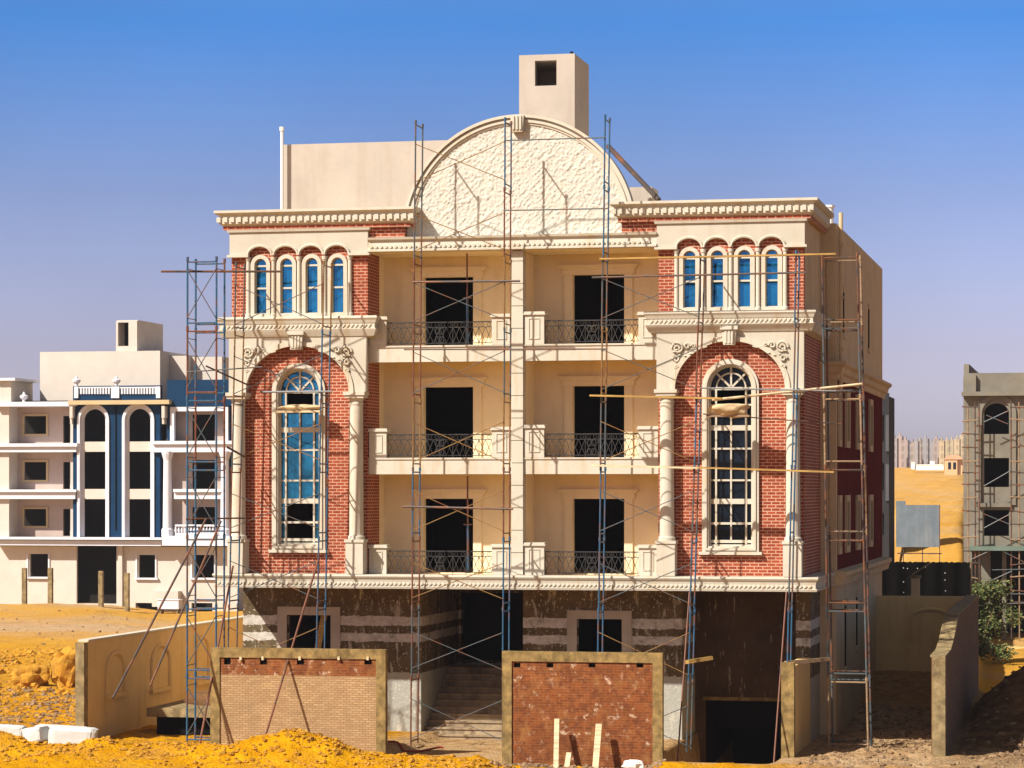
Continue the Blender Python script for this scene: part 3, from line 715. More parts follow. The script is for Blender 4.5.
# left bay tower
T = thing('scaffold_tower', 'ladder scaffold tower with cross braces before the left brick arch', 'scaffold', (-6.4, -1.2, 0), G_SC)
XA = ladder(T, 236.5, 229.6, 262, 590, YF, YR, 7, 0, ['sc_blue', 'sc_steel', 'sc_blue', 'sc_rust', 'sc_steel', 'sc_yellow', 'sc_steel'])
XB = ladder(T, 323.5, 318.5, 262, 560, YF, YR, 7, 0, ['sc_blue', 'sc_blue', 'sc_blue', 'sc_blue', 'sc_blue', 'sc_blue', 'sc_yellow'])
braces(T, XA, XB, YF, YR, 7, 0, ['sc_steel', 'sc_yellow', 'sc_steel'])
# centre tower rising over the pediment
T = thing('scaffold_tower', 'tallest scaffold tower crossing the left balconies and the arched pediment', 'scaffold', (-1.6, -1.2, 0), G_SC)
XA = ladder(T, 415.5, 411, 121, 745, YF, YR, 9, 0, ['sc_rust', 'sc_steel', 'sc_rust', 'sc_blue', 'sc_yellow', 'sc_rust', 'sc_rust', 'sc_steel', 'sc_steel'])
XB = ladder(T, 505, 503, 118, 650, YF, YR, 9, 0, ['sc_blue', 'sc_blue', 'sc_blue', 'sc_rust', 'sc_yellow', 'sc_steel', 'sc_yellow', 'sc_rust', 'sc_blue'])
braces(T, XA, XB, YF, YR, 9, 0, ['sc_steel', 'sc_steel', 'sc_yellow', 'sc_yellow', 'sc_yellow'])
XE = XB
# right tower between recess and right bay
T = thing('scaffold_tower', 'scaffold tower spanning the right balconies and the right brick arch window', 'scaffold', (4, -1.2, 0), G_SC)
XF = ladder(T, 605, 598.5, 117, 610, YF, YR - .1, 9, 0, ['sc_blue', 'sc_blue', 'sc_blue', 'sc_blue', 'sc_steel', 'sc_yellow', 'sc_steel', 'sc_blue', 'sc_blue'])
XG = ladder(T, 700.5, 690.5, 256, 600, YF, YR, 7, -.02, ['sc_steel', 'sc_blue', 'sc_blue', 'sc_steel', 'sc_blue', 'sc_rust', 'sc_steel'])
braces(T, XF, XG, YF, YR, 7, 0, ['sc_steel', 'sc_yellow', 'sc_steel'])
# ladder on the right corner
T = thing('scaffold_tower', 'single blue scaffold ladder standing along the right corner column', 'scaffold', (7.6, -1.2, 0), G_SC)
XH = ladder(T, 796.5, 789, 251, 600, YF, YR, 6, 1.95, ['sc_blue', 'sc_steel', 'sc_blue', 'sc_blue', 'sc_steel', 'sc_blue'])
def face_tower(label, pxl_t, pxl_b, pxr_t, pxr_b, py_t, py_b, yf, yr, n, z0, mats, xs_from):
    xa, zt = at(pxl_t, py_t, yf); xb, zb = at(pxl_b, py_b, yf); xc, _ = at(pxr_t, py_t, yf); xd, _ = at(pxr_b, py_b, yf)
    T = thing('scaffold_tower', label, 'scaffold', ((xb + xd) / 2, (yf + yr) / 2, z0), G_SC)
    def L(z): return xb + (xa - xb) * (z - zb) / (zt - zb)
    def Rr(z): return xd + (xc - xd) * (z - zb) / (zt - zb)
    for i in range(n):
        za, zz = z0 + i * 1.9, z0 + i * 1.9 + 1.87
        for k, y in enumerate((yf, yr)):
            m = MB()
            for X in (L, Rr): m.tube((X(za), y, za), (X(zz), y, zz), .028, 8); m.tube((X(zz), y, zz - .06), (X(zz), y, zz + .06), .04, 8)
            for z in (za + .12, zz - .08): m.tube((L(z), y, z), (Rr(z), y, z), .022, 6)
            m.build('ladder_frame', M[mats[(i + k) % len(mats)]], T)
        m = MB(); a, b = za + .25, za + 1.6
        if i in xs_from:
            m.tube((L(a), yf - .03, a), (Rr(b), yf - .03, b), .015, 6); m.tube((L(b), yf - .06, b), (Rr(a), yf - .06, a), .015, 6)
        for X in (L, Rr): m.tube((X(a), yf, a), (X(a), yr, a), .013, 6); m.tube((X(b), yf, b), (X(b), yr, b), .013, 6)
        m.build('cross_brace', M['sc_steel'], T)
    return T
face_tower('blue scaffold tower left of the building in front of the neighbour', 187.5, 187, 216.5, 216, 252, 745, -2.6, -1.9, 7, .05, ['sc_blue', 'sc_blue', 'sc_steel', 'sc_blue', 'sc_blue', 'sc_rust', 'sc_blue'], (0, 1, 2, 3, 4, 5, 6))
face_tower('worn scaffold tower by the shaded side wall, right of the corner', 822, 829, 857, 868, 250, 740, -.25, .75, 7, .05, ['greywood', 'sc_steel', 'pipe_dark', 'pipe_dark', 'greywood', 'sc_steel', 'pipe_dark'], ())

G_P = 'loose scaffold poles and boards'
def pole(name, label, p, q, r, mat, cat='pole', flat=None):
    p, q = Vector(p), Vector(q); m = MB()
    if flat: m.bar(p, q, flat[0], flat[1])
    else: m.tube(p, q, r, 8)
    o = m.build(name, M[mat], origin=p); tag(o, label, cat, G_P); return o
def pp(px, py, Y): x, z = at(px, py, Y); return (x, Y, z)
pole('scaffold_pole', 'long dark pole jutting left across the upper left arched windows', pp(161, 271.5, -2.68), pp(281, 271.5, -1.7), .03, 'pipe_dark')
pole('scaffold_board', 'yellow board across the heads of the upper right windows', pp(600, 259, -1.44), pp(836, 254, -1.44), 0, 'plank', 'board', (.042, .16))
pole('scaffold_pole', 'dark pole across the middle of the upper right windows', pp(592, 277.5, -1.42), pp(806, 272.5, -1.42), .026, 'pipe_dark')
pole('scaffold_board', 'yellow board crossing the right arch window at its spring', pp(590, 395.5, -1.44), pp(722, 398.5, -1.44), 0, 'plank', 'board', (.048, .16))
pole('scaffold_pole', 'pale pole rising from the right arch window to the side tower', pp(712, 400, -1.50), pp(862, 384, -.3), .034, 'palewood')
pole('scaffold_pole', 'thin grey pole just above the pale one on the right arch window', pp(700, 388, -1.40), pp(836, 391, -1.40), .02, 'pipe_grey')
pole('scaffold_board', 'pale board over the second floor balcony beside the right column', pp(592, 465.5, -1.42), pp(700, 468, -1.42), 0, 'palewood', 'board', (.05, .2))
pole('scaffold_board', 'yellow board across the middle of the right arch window', pp(698, 467.5, -1.46), pp(834, 472, -1.46), 0, 'plank', 'board', (.045, .16))
pole('scaffold_pole', 'dark pole before the top left balcony door', pp(413, 282, -1.42), pp(520, 281, -1.42), .03, 'pipe_dark')
pole('scaffold_pole', 'dark pole before the lowest left balcony door', pp(403, 506.5, -1.42), pp(513, 509, -1.42), .03, 'pipe_dark')
pole('scaffold_pole', 'thin ledger pole along the top floor balcony slabs', pp(404, 349.5, -1.40), pp(607, 349, -1.40), .02, 'pipe_dark')
pole('scaffold_pole', 'upper thin ledger pole across the pediment relief', pp(504, 140.5, -1.40), pp(606, 137.5, -1.40), .018, 'sc_steel')
pole('scaffold_pole', 'lower thin ledger pole across the pediment foot', pp(504, 210.5, -1.40), pp(608, 208.5, -1.40), .018, 'sc_steel')
pole('scaffold_pole', 'grey pole across the head of the left arch window', pp(260, 392, -1.44), pp(332, 391.5, -1.44), .028, 'pipe_grey')
pole('scaffold_pole', 'thin dark pole across the sides of the right arch high up', pp(703, 414, -1.40), pp(842, 424, -.5), .016, 'pipe_dark')
pole('scaffold_pole', 'short dark pole sloping from the blue tower to the left column top', pp(206, 366, -2.7), pp(248, 385, -1.7), .024, 'pipe_dark')
pole('scaffold_pole', 'level pole joining the blue tower to the left arch above its capital', pp(187, 372, -2.66), pp(262, 367, -1.7), .018, 'pipe_grey')
pole('scaffold_pole', 'dark level pole joining the blue tower to the left column near its foot', pp(186, 519, -2.68), pp(245, 518, -1.7), .024, 'pipe_dark')
pole('scaffold_pole', 'very short dark pole end poking over the left column shaft', pp(227, 447, -1.8), pp(245, 457, -1.5), .03, 'pipe_dark')
pole('scaffold_pole', 'dark leaning prop, leftmost, ending on the lot wall niche', pp(206, 519, -2.75), pp(113, 698, -6.5), .032, 'pipe_dark')
pole('scaffold_pole', 'dark leaning prop right of the leftmost one, by the second wall niche', pp(221, 521, -2.75), pp(150, 686, -6.0), .03, 'pipe_dark')
pole('scaffold_pole', 'rusty leaning prop between blue tower and brick lot wall', pp(233, 566, -2.0), pp(199, 748, -5.2), .03, 'sc_rust')
pole('scaffold_pole', 'rusty leaning prop crossing the pale brick lot wall', pp(318, 561, -1.8), pp(260, 754, -5.9), .03, 'sc_rust')
pole('scaffold_pole', 'brown leaning pole left of the garage opening', pp(689.5, 592, -1.42), pp(676.5, 775, -3.4), .022, 'sc_rust')
pole('scaffold_pole', 'brown leaning pole right of the garage opening', pp(786.5, 592, -1.42), pp(773, 775, -3.2), .022, 'sc_rust')
pole('scaffold_board', 'short board end on the ladder by the garage', pp(687, 662, -1.78), pp(711, 658, -1.3), 0, 'plank', 'board', (.1, .2))
pole('scaffold_board', 'grey board from the ramp wall to the side tower', pp(786, 663, -1.3), pp(829, 659, -.3), 0, 'greywood', 'board', (.1, .16))
pole('roof_pole', 'thick grey pole leaning on the roof right of the pediment', pp(608, 146, 2.0), pp(659, 200, .6), .07, 'pipe_dark')
G_PR = 'steel props on the left balconies'
for lab, pa, pb in (('upright steel prop on the top left balcony', (467, 251), (467.5, 345)), ('upright steel prop on the lowest left balcony', (467.5, 476), (468, 573))):
    T = thing('steel_prop', lab, 'prop', (at(*pb, .7)[0], .7, at(*pb, .7)[1]), G_PR)
    a, b = Vector(pp(*pa, .7)), Vector(pp(*pb, .7)); mid = (a + b) / 2
    m = MB(); m.tube(b, mid, .034, 8); m.build('outer_tube', M['sc_blue'], T)
    m = MB(); m.tube(mid, a, .024, 8); m.tube(mid - Vector((.12, 0, 0)), mid + Vector((.12, 0, 0)), .012, 6); m.build('inner_tube', M['sc_rust'], T)
    m = MB(); m.box(b.x - .08, b.x + .08, .62, .78, b.z, b.z + .012); m.build('base_plate', M['sc_rust'], T)
# boards and bags resting in the big windows
tag(MB().box(at(277, 0, -.4)[0], at(322, 0, -.4)[0], -.62, -.25, 9.16, 9.22).build('scaffold_board', M['palewood'], origin=(LB, -.4, 9.2)), 'pale wide board on edge at the left arch window', 'board', G_P)
def lump(name, label, cat, c, s, mat, seed, amp=.25, n=14, group=None, flat=None, top=None):
    m = MB(); vs = []; rows = n // 2
    for j in range(rows + 1):
        for i in range(n):
            a, b = 2 * math.pi * i / n, math.pi * j / rows - math.pi / 2
            d = Vector((math.cos(a) * math.cos(b), math.sin(a) * math.cos(b), math.sin(b)))
            r = 1 + amp * noise.noise(d * 1.6 + Vector((seed * 3.1, seed, 0))) + amp * .4 * noise.noise(d * 3.4 + Vector((seed, 5, 0)))
            if flat: d = Vector([math.copysign(abs(q) ** flat, q) for q in d])
            if top is not None and d.z * r > top: d.z = (top + .12 * (d.z * r - top)) / r
            vs.append((c[0] + d.x * s[0] * r, c[1] + d.y * s[1] * r, c[2] + d.z * s[2] * r))
    m.add(vs, [(j * n + i, j * n + (i + 1) % n, (j + 1) * n + (i + 1) % n, (j + 1) * n + i) for j in range(rows) for i in range(n)])
    o = m.build(name, M[mat], origin=(c[0], c[1], c[2] - s[2]), smooth=flat is None)
    if label: tag(o, label, cat, group)
    return o
lump('sack', 'long pale sack lying on the board at the left arch window', 'sack', (at(300, 0, -.42)[0], -.42, 9.30), (.62, .16, .085), 'sack', 3, .4, 26)
lump('mortar_sack', 'slumped tan sack on a board before the right arch window', 'sack', (at(728, 0, -1.3)[0], -1.2, at(728, 407, -1.3)[1]), (.53, .28, .27), 'sack', 5, .45, 30, None, None, .25)
T = pole('scaffold_board', 'narrow board carrying the tan sack at the right arch window', pp(707, 416, -1.2), pp(750, 416, -1.2), 0, 'greywood', 'board', (.05, .3))

# ------------------------------------------------------------------ lot walls
# pale brick wall left, red brick wall right
def infill_wall(name, label, x0, x1, y, zt, zsplit, upper, lower, holes, post, beam):
    T = thing(name, label, 'wall', ((x0 + x1) / 2, y, 0), 'lot walls round the building')
    m = MB(); t = .12; ph = .26
    m.box(x0, x0 + ph, y, y + .22, -.6, zt - ph); m.box(x1 - ph, x1, y, y + .22, -.6, zt - ph); m.box(x0, x1, y, y + .22, zt - ph, zt)
    m.build('concrete_frame', M[post], T)
    m = MB()
    if zsplit: m.hole_wall(x0 + ph, x1 - ph, zsplit, zt - ph, y + .04, y + .17, holes); m.build('brick_panel', M[upper], T); m = MB(); m.box(x0 + ph, x1 - ph, y + .036, y + .17, -.6, zsplit); m.build('brick_panel', M[lower], T)
    else: m.hole_wall(x0 + ph, x1 - ph, -.6, zt - ph, y + .04, y + .17, holes); m.build('brick_panel', M[upper], T)
    for h in holes: MB().box(h[0] - .02, h[1] + .02, y + .12, y + .165, h[2] - .02, h[3] + .02).build('hole_shade', M['dark'], T)  # black backing stands in for the shade inside the holes
    return T
hl = []
for px in (227, 263, 300, 367.5): x, z = at(px, 661, -4); hl.append((x - .1, x + .09, z - .1, z + .08))
T = infill_wall('brick_wall', 'pale brick lot wall with red upper courses, half buried in sand', -7.55, -2.7, -4, 2.78, 2.06, 'oldbrick', 'palebrick', hl, 'concrete_y', 0)
m = MB()
for px in (241, 263, 300, 339, 368): x, z = at(px, 660, -4); m.box(x - .03, x + .03, -4.05, -3.9, z - .0, z + .09)
m.build('wooden_peg', M['palewood'], T)
hr = []
for px in (517, 550, 592, 640): x, z = at(px, 665, -4); hr.append((x - .1, x + .08, z - .07, z + .05))
infill_wall('brick_wall', 'red brown brick lot wall splashed with white plaster', .45, 4.7, -4, 2.78, None, 'oldbrick', None, hr, 'concrete_y', 0)
# left wall running back
def niche_wall(name, label, x, w, y0, y1, zt, niches, mat, face, top='trim'):
    T = thing(name, label, 'wall', (x, (y0 + y1) / 2, 0), 'lot walls round the building')
    m = MB(); m.box(x - w / 2, x + w / 2, y0 + .3, y1, -1.2, zt); m.build('plastered_wall', M[mat], T)
    m = MB(); m.box(x - w / 2 + .02, x + w / 2 + .012, y0, y0 + .3, -1.2, zt - .02); m.build('end_post', M['concrete'], T)
    m = MB(); m.box(x - w / 2 - .02, x + w / 2 + .03, y0 + .3, y1, zt + .002, zt + .05); m.build('coping', M[top], T)
    for yc, r, zb, zs in niches:
        m = MB(); n = 14; k = x + face * w / 2
        pts = [(yc - r * math.cos(math.pi * i / n), zs + .5 * math.sin(math.pi * i / n)) for i in range(n + 1)]; pts = [(yc - r, zb)] + pts + [(yc + r, zb)]
        for a, b in zip(pts, pts[1:]): m.tube((k, a[0], a[1]), (k, b[0], b[1]), .065, 6)
        m.box(k - .02, k + .10, yc - r - .1, yc + r + .1, zb - .12, zb); m.build('arched_niche', M[mat], T)
    return T
niche_wall('lot_wall', 'tan plastered lot wall with shallow arched niches running back on the left', -11.62, .26, -3.1, 12.5, 2.83, ((-.65, .72, 1.25, 1.9), (3.15, .8, 1.15, 1.9), (7.0, .6, 1.1, 1.95)), 'wallplaster', 1)
# right wall: brown outer face, stepped top
T = thing('lot_wall', 'brown unplastered lot wall stepping up toward the back on the right', 'wall', (11.6, 6, 0), 'lot walls round the building')
m = MB()
top = [(-1.6, 2.6), (1.0, 2.62), (2.4, 2.80), (4.4, 3.24), (5.8, 3.42), (18.2, 3.46)]
def wall_strip(mb, x0, x1, prof, zb):
    vs = []
    for y, z in prof: vs += [(x0, y, zb), (x1, y, zb), (x0, y, z), (x1, y, z)]
    fs = [(0, 1, 3, 2)]; n = len(prof)
    for i in range(n - 1):
        b, c = i * 4, i * 4 + 4; fs += [(b, b + 2, c + 2, c), (b + 1, c + 1, c + 3, b + 3), (b + 2, b + 3, c + 3, c + 2), (b, c, c + 1, b + 1)]
    b = (n - 1) * 4; fs.append((b, b + 2, b + 3, b + 1)); mb.add(vs, fs)
wall_strip(m, 11.42, 11.78, [(-1.3, top[0][1])] + top[1:], -1.0); m.build('brown_wall', M['brownbrick'], T)
cp = MB()
for (ya, za), (yb, zb) in zip([(-1.3, 2.6)] + top[1:], top[1:]):
    cp.add([(xx, yy, zz + o) for yy, zz in ((ya, za), (yb, zb)) for xx in (11.39, 11.80) for o in (.004, .06)], [(0, 1, 3, 2), (4, 6, 7, 5), (0, 4, 5, 1), (2, 3, 7, 6), (0, 2, 6, 4), (1, 5, 7, 3)])
cp.build('coping', M['concrete'], T)
m = MB(); m.box(11.46, 11.80, -1.62, -1.3, -1, 2.66); m.build('end_post', M['concrete'], T)
T = thing('lot_wall', 'tan plastered rear lot wall with one wide arched niche', 'wall', (10, 18.3, 1), 'lot walls round the building')
m = MB(); m.box(EE - .1, 11.42, 18.2, 18.45, -.5, 3.46); m.build('plastered_wall', M['wallplaster'], T)
m = MB(); n = 14; nx0, nx1 = at(912, 0, 18.2)[0], at(949, 0, 18.2)[0]; cx = (nx0 + nx1) / 2; r = (nx1 - nx0) / 2; zb, zs = at(930, 642, 18.2)[1], at(930, 617, 18.2)[1]
pts = [(nx0, zb)] + [(cx - r * math.cos(math.pi * i / n), zs + .26 * math.sin(math.pi * i / n)) for i in range(n + 1)] + [(nx1, zb)]
for a, b in zip(pts, pts[1:]): m.tube((a[0], 18.19, a[1]), (b[0], 18.19, b[1]), .07, 6)
m.build('arched_niche', M['wallplaster'], T)
# ramp wall beside the garage
T = thing('ramp_wall', 'low tan wall beside the garage ramp with a raw concrete end', 'wall', (7.75, 0, 0), 'lot walls round the building')
m = MB(); m.box(7.6, 7.9, -2.2, 1.89, -2.6, 2.36); m.build('plastered_wall', M['wallplaster'], T)
m = MB(); m.box(7.6, 7.94, -2.5, -2.2, -2.6, 2.48); m.build('end_post', M['concrete_y'], T)
# concrete slab edge behind the left lot wall
T = thing('concrete_platform', 'raw concrete slab over a black void panel behind the pale brick wall', 'platform', (-9.2, 0, 0))
m = MB(); m.box(-10.5, -7.9, -.8, 2.6, .62, .86); m.build('slab', M['concrete'], T)
m = MB(); m.box(-10.3, -8.0, -.5, -.3, -.6, .62); m.build('void_shade', M['dark'], T)  # black block put in for the dark void under the slab
lump('rubble_heap', 'dark heap of soil lying on the concrete slab at left', 'heap', (-9.0, 1.2, .9), (1.1, .9, .42), 'brownbrick', 9, .3)

# ------------------------------------------------------------------ loose things in front
G_ST = 'timber stakes by the red brick wall'
for lab, pa, pb, w in (('slender pale stake against the red brick wall, left one', (557, 719), (556, 772), .13), ('broader pale stake leaning on the red brick wall', (599, 724), (595, 774), .16), ('short stub of a stake between the two tall ones', (569, 753), (566, 774), .13)):
    a, b = Vector(pp(*pa, -4.35)), Vector(pp(*pb, -4.75)); m = MB(); m.bar(a, b, w, .06); tag(m.build('timber_stake', M['palewood'], origin=b), lab, 'stake', G_ST)
tag(MB().bar(pp(316.5, 655, 1.7), pp(326, 606, 2.05), .18, .05).build('timber_board', M['plank'], origin=(-5.8, 1, 2)), 'upright board leaning in the ground floor window at left', 'board', G_P)
lump('white_bag', 'crumpled white bag on the rubble by the red brick wall', 'bag', pp(633, 765, -4.6), (.28, .2, .13), 'foil', 4, .35, flat=.7)
G_WB = 'white blocks on the sand berm'
for lab, px, py, sx, sz, ro in (('white block at the left edge of the sand berm', 10, 731, .40, .14, .05), ('tilted white block, middle one of the row on the sand', 37, 735, .30, .2, -.12), ('largest white block on the sand, nearest the tan wall', 73, 738, .62, .26, .05), ('thin white block lying behind the largest one', 62, 728, .7, .05, .05)):
    x, z = at(px, py, -6.5 if 'thin' not in lab else -5.7); yy = -6.5 if 'thin' not in lab else -5.7
    o = lump('white_block', lab, 'block', (0, 0, 0), (sx, .25, sz), 'whiteblock', px, .10, 24, G_WB, .3); o.location = (x, yy, z - sz * .9); o.rotation_euler = (.03, ro, ro * 2)
G_BO = 'sand boulders on the left'
def boulder(lab, px, py, d, s, seed, rot):
    p = atd(px, py, d); o = lump('boulder', lab, 'boulder', (0, 0, 0), s, 'sandrock', seed, .42, 40, G_BO, .75); o.location = (p.x, p.y, height(p.x, p.y, False) - .1); o.rotation_euler = rot
boulder('tall tilted sand boulder by the left lot wall', 62, 690, 98, (.48, .5, .75), 2, (.1, .25, .3))
boulder('low wide sand boulder left of the tall tilted one', 32, 692, 98, (.62, .5, .40), 6, (0, -.1, .2))
boulder('small dark flat boulder behind the two big ones', 42, 667, 108, (.25, .3, .12), 8, (0, 0, .2))
m = MB(); pts = [Vector((-3.3 + .1 * k, -2.6 + .55 * math.sin(k * .55) + .06 * k, height(-3.3 + .1 * k, -2.6) + .05 + .02 * math.sin(k))) for k in range(16)]; m.poly(pts, .03, 6); tag(m.build('hose', stucco('red_rubber', (.30, .05, .03), .2), origin=pts[0]), 'red hose lying on the sand left of the entrance steps', 'hose')
# broken stones
def rocks(name, n, fn, mat, smin, smax, label):
    m = MB(); rnd = random.Random(name)
    for _ in range(n):
        x, y = fn(rnd); s = rnd.uniform(smin, smax) * rnd.uniform(.5, 1.2); z = height(x, y); base = len(m.v); n6 = 7
        vs = []
        for j, (rr, zz) in enumerate(((.75, -.3), (1, .15), (.6, .65))):
            for i in range(n6):
                a = 2 * math.pi * i / n6 + j * .4; q = rnd.uniform(.65, 1.25); vs.append((x + s * rr * q * math.cos(a), y + s * rr * q * math.sin(a), z + s * zz * rnd.uniform(.6, 1.2)))
        m.add(vs, [(j * n6 + i, j * n6 + (i + 1) % n6, (j + 1) * n6 + (i + 1) % n6, (j + 1) * n6 + i) for j in range(2) for i in range(n6)] + [tuple(range(2 * n6, 3 * n6))])
    o = kind(m.build(name, M[mat]), 'stuff'); o['label'] = label; return o
rocks('rubble', 900, lambda r: (r.uniform(8.2, 11.3), r.uniform(-5.5, 12)), 'stone', .02, .10, 'broken stones and debris on the right yard')
rocks('rubble', 260, lambda r: (r.uniform(.2, 4.9), r.gauss(-4.9, .35)), 'stone', .03, .13, 'broken stones along the red brick wall')
def leftspot(r):
    p = atd(r.uniform(-10, 85), 0, r.uniform(80, 96)); return p.x, p.y
rocks('rubble', 640, leftspot, 'stone', .03, .11, 'scattered dark stones on the sand at left')
rocks('sand_clods', 1700, lambda r: (r.uniform(-14, 1), r.gauss(-6.9, 1.1)), 'sandrock', .02, .10, 'loose sand clods on the berm')
rocks('rubble', 520, lambda r: (r.uniform(11.9, 18), r.uniform(-5, 16)), 'stone', .03, .14, 'earth clods beyond the right lot wall')
def bankspot(r):
    p = atd(r.uniform(-10, 90), 0, r.uniform(84, 125)); return p.x, p.y
rocks('sand_clods', 420, bankspot, 'sandrock', .04, .22, 'broken earth clods on the left sand bank')
def farleft(r):
    p = atd(r.uniform(-20, 240), 0, r.uniform(98, 178)); return p.x, p.y
rocks('rubble', 200, farleft, 'stone', .03, .11, 'scattered stones on the sand before the neighbour')

# ------------------------------------------------------------------ blue neighbour on the left
NY = 107.0
def N(px, py): return at(px, py, NY)
NB = thing('apartment_building', 'navy and white block with twin tall arches, left in the distance', 'building', (at(110, 0, NY)[0], NY, -.8))
def NP(name, mb, mat, parent=NB): return P(name, mb, mat, parent)
def nr(px0, px1, py0, py1): a, b = N(px0, py0), N(px1, py1); return (a[0], b[0], b[1], a[1])     # x0 x1 z0 z1
def nbox(mb, px0, px1, py0, py1, y0, y1):
    (x0, z1), (x1, z0) = at(px0, py0, NY + y0), at(px1, py1, NY + y0); mb.box(x0, x1, NY + y0, NY + y1, z0, z1)
# left wing: recessed wall with windows
def nrr(px0, px1, py0, py1, y): (a0, b0), (a1_, b1) = at(px0, py0, NY + y), at(px1, py1, NY + y); return (a0, a1_, b1, b0)
m = MB(); holes = [nrr(24, 46, 416, 434, 1.6), nrr(24, 46, 462, 480, 1.6), nrr(24, 46, 509, 526, 1.6), nrr(63, 70, 416, 443, 1.6), nrr(63, 70, 462, 489, 1.6), nrr(63, 70, 509, 536, 1.6)]
x0, x1, z0, z1 = nr(-4, 75, 405, 540); m.hole_wall(x0, x1, z0, z1, NY + 1.6, NY + 1.8, holes); NP('recess_wall', m, 'npink')
m = MB(); holes = [nrr(192, 215, 414.5, 443, 1.4), nrr(192, 215, 460, 489, 1.4), nrr(192, 215, 507, 530, 1.4)]
x0, x1, z0, z1 = nr(160, 236, 405, 540); m.hole_wall(x0, x1, z0, z1, NY + 1.4, NY + 1.6, holes); NP('recess_wall', m, 'npink')
for (a, b, c, d) in [(24, 46, 416, 434), (24, 46, 462, 480), (24, 46, 509, 526)]:
    m = MB(); nbox(m, a - 2, a, c - 2, d + 2, 1.5, 1.62); nbox(m, b, b + 2, c - 2, d + 2, 1.5, 1.62); nbox(m, a, b, c - 2, c, 1.5, 1.62); nbox(m, a, b, d, d + 2, 1.5, 1.62); NP('window_frame', m, 'ngold')
m = MB(); nbox(m, -6, 9, 403, 540, 0, 1.7); nbox(m, 70.5, 73, 405, 540, .3, 1.7); nbox(m, -6, 40, 383 + 19, 406, 0, 6); nbox(m, -6, 11, 380, 402, 0, 4); NP('wall', m, 'ncream')
m = MB(); nbox(m, -6, 15, 378, 380.5, -.4, 4); nbox(m, -6, 75, 402, 406, -.5, 2); nbox(m, -6, 77, 443.5, 446.5, -.5, 1.6); nbox(m, -6, 76, 446.5, 452, -.3, 1.6); nbox(m, -6, 76, 489.5, 492, -.5, 1.6); nbox(m, -6, 75, 492, 499, -.3, 1.6)
nbox(m, -6, 162, 537, 540, -.9, .3); nbox(m, -6, 161, 540, 546, -.6, .3); nbox(m, 152, 234, 441, 444, -.5, 1.4); nbox(m, 152, 233, 444, 452, -.3, 1.4); nbox(m, 173, 222, 489, 492, -.4, 1.4); nbox(m, 174, 221, 492, 499, -.2, 1.4)
nbox(m, 162, 234, 536, 546, -.9, 1.4); NP('balcony_slab', m, 'nwhite')
# navy centre with two arches
m = MB(); xs_ = [nr(73, 94.5, 400, 536), nr(94.5, 139, 400, 536), nr(139, 160, 400, 536)]
a1, a2 = N(93.5, 0)[0], N(138.5, 0)[0]; zsp = N(0, 421)[1]; rr = N(109.5, 0)[0] - a1; zt = N(0, 401)[1]; zb = N(0, 537)[1]; xl, xr_ = N(73, 0)[0], N(160, 0)[0]; mid = (a1 + a2) / 2
for xa, xb, cc in ((xl, mid, a1), (mid, xr_, a2)):
    m.arch_wall(xa, xb, zt, cc, rr, zsp, NY, NY + .4); m.box(xa, cc - rr, NY, NY + .4, zb, zsp); m.box(cc + rr, xb, NY, NY + .4, zb, zsp)
nbox(m, 73, 160, 386, 400.5, 0, .5); nbox(m, 167, 236, 380, 406, 0, 1.5); nbox(m, 167, 170.5, 406, 443, .2, 1.5); nbox(m, 227, 236, 406, 536, .2, 1.5)
NP('navy_wall', m, 'blueface')
m = MB(); nbox(m, 115.2, 116.4, 406, 530, -.05, 0); NP('wall_groove', m, 'dark')
for cc in (a1, a2):
    f = MB(); f.arch_ring(cc, zb, zsp, rr - .2, rr - .002, NY - .12, NY + .25, 20, False); f.arch_ring(cc, zb, zsp, rr - .38, rr - .2, NY + .2, NY + .4, 20, False); f = NP('arched_window', f, 'nwhite')
    s = MB()
    for pa, pb in ((442, 452), (489, 499)):
        s.box(cc - rr + .38, cc + rr - .38, NY + .2, NY + .4, N(0, pb)[1], N(0, pa)[1])
    NP('transom', s, 'ncream', f)
m = MB(); nbox(m, 68, 169, 400.5, 404, -.6, .6); NP('ledge', m, 'ngold')
for (pa, pb) in ((78, 112), (119, 157)):
    f = MB(); nbox(f, pa - 4, pa, 386.5, 398, -.15, 0); nbox(f, pb - 1, pb + 3, 386.5, 398, -.15, 0); nbox(f, pa, pb - 1, 387, 388, -.1, 0); k = pa + 2
    while k < pb - 2: nbox(f, k, k + 1.6, 388, 394, -.1, 0); k += 2.8
    NP('balustrade', f, 'nwhite')
for pxu, pyu in ((76.5, 386), (116.5, 386), (24, 402)):
    x, z = at(pxu, pyu, NY + .2); m = MB(); m.lathe(x, NY + .2, [(.12, z), (.1, z + .12), (.28, z + .3), (.3, z + .42), (.12, z + .52), (.1, z + .6), (.03, z + .72)], 10); NP('urn', m, 'nwhite')
m = MB(); nbox(m, 170, 174, 407, 443, -.05, .3); nbox(m, 224, 228, 407, 443, -.05, .3); nbox(m, 174, 224, 407, 411, -.05, .3); NP('loggia_frame', m, 'nwhite')
for pxc in (168, 225.5):
    x, _ = N(pxc, 0); m = MB(); zt_, zb_ = N(0, 452)[1], N(0, 536)[1]; m.lathe(x, NY - .1, [(.42, zb_), (.42, zb_ + .5), (.33, zb_ + .6), (.28, zt_ - .6), (.4, zt_ - .2), (.42, zt_)], 12); NP('column', m, 'nwhite')
m = MB(); nbox(m, 175, 217, 524.5, 526.5, -.6, -.3); nbox(m, 175, 217, 533, 536, -.6, -.3); k = 177
while k < 216: x0, x1, z0, z1 = nr(k, k + 1.9, 526.5, 533); m.lathe((x0 + x1) / 2, NY - .45, [(.05, z0), (.10, z0 + .15), (.05, z1)], 6); k += 3.1
NP('balustrade', m, 'nwhite')
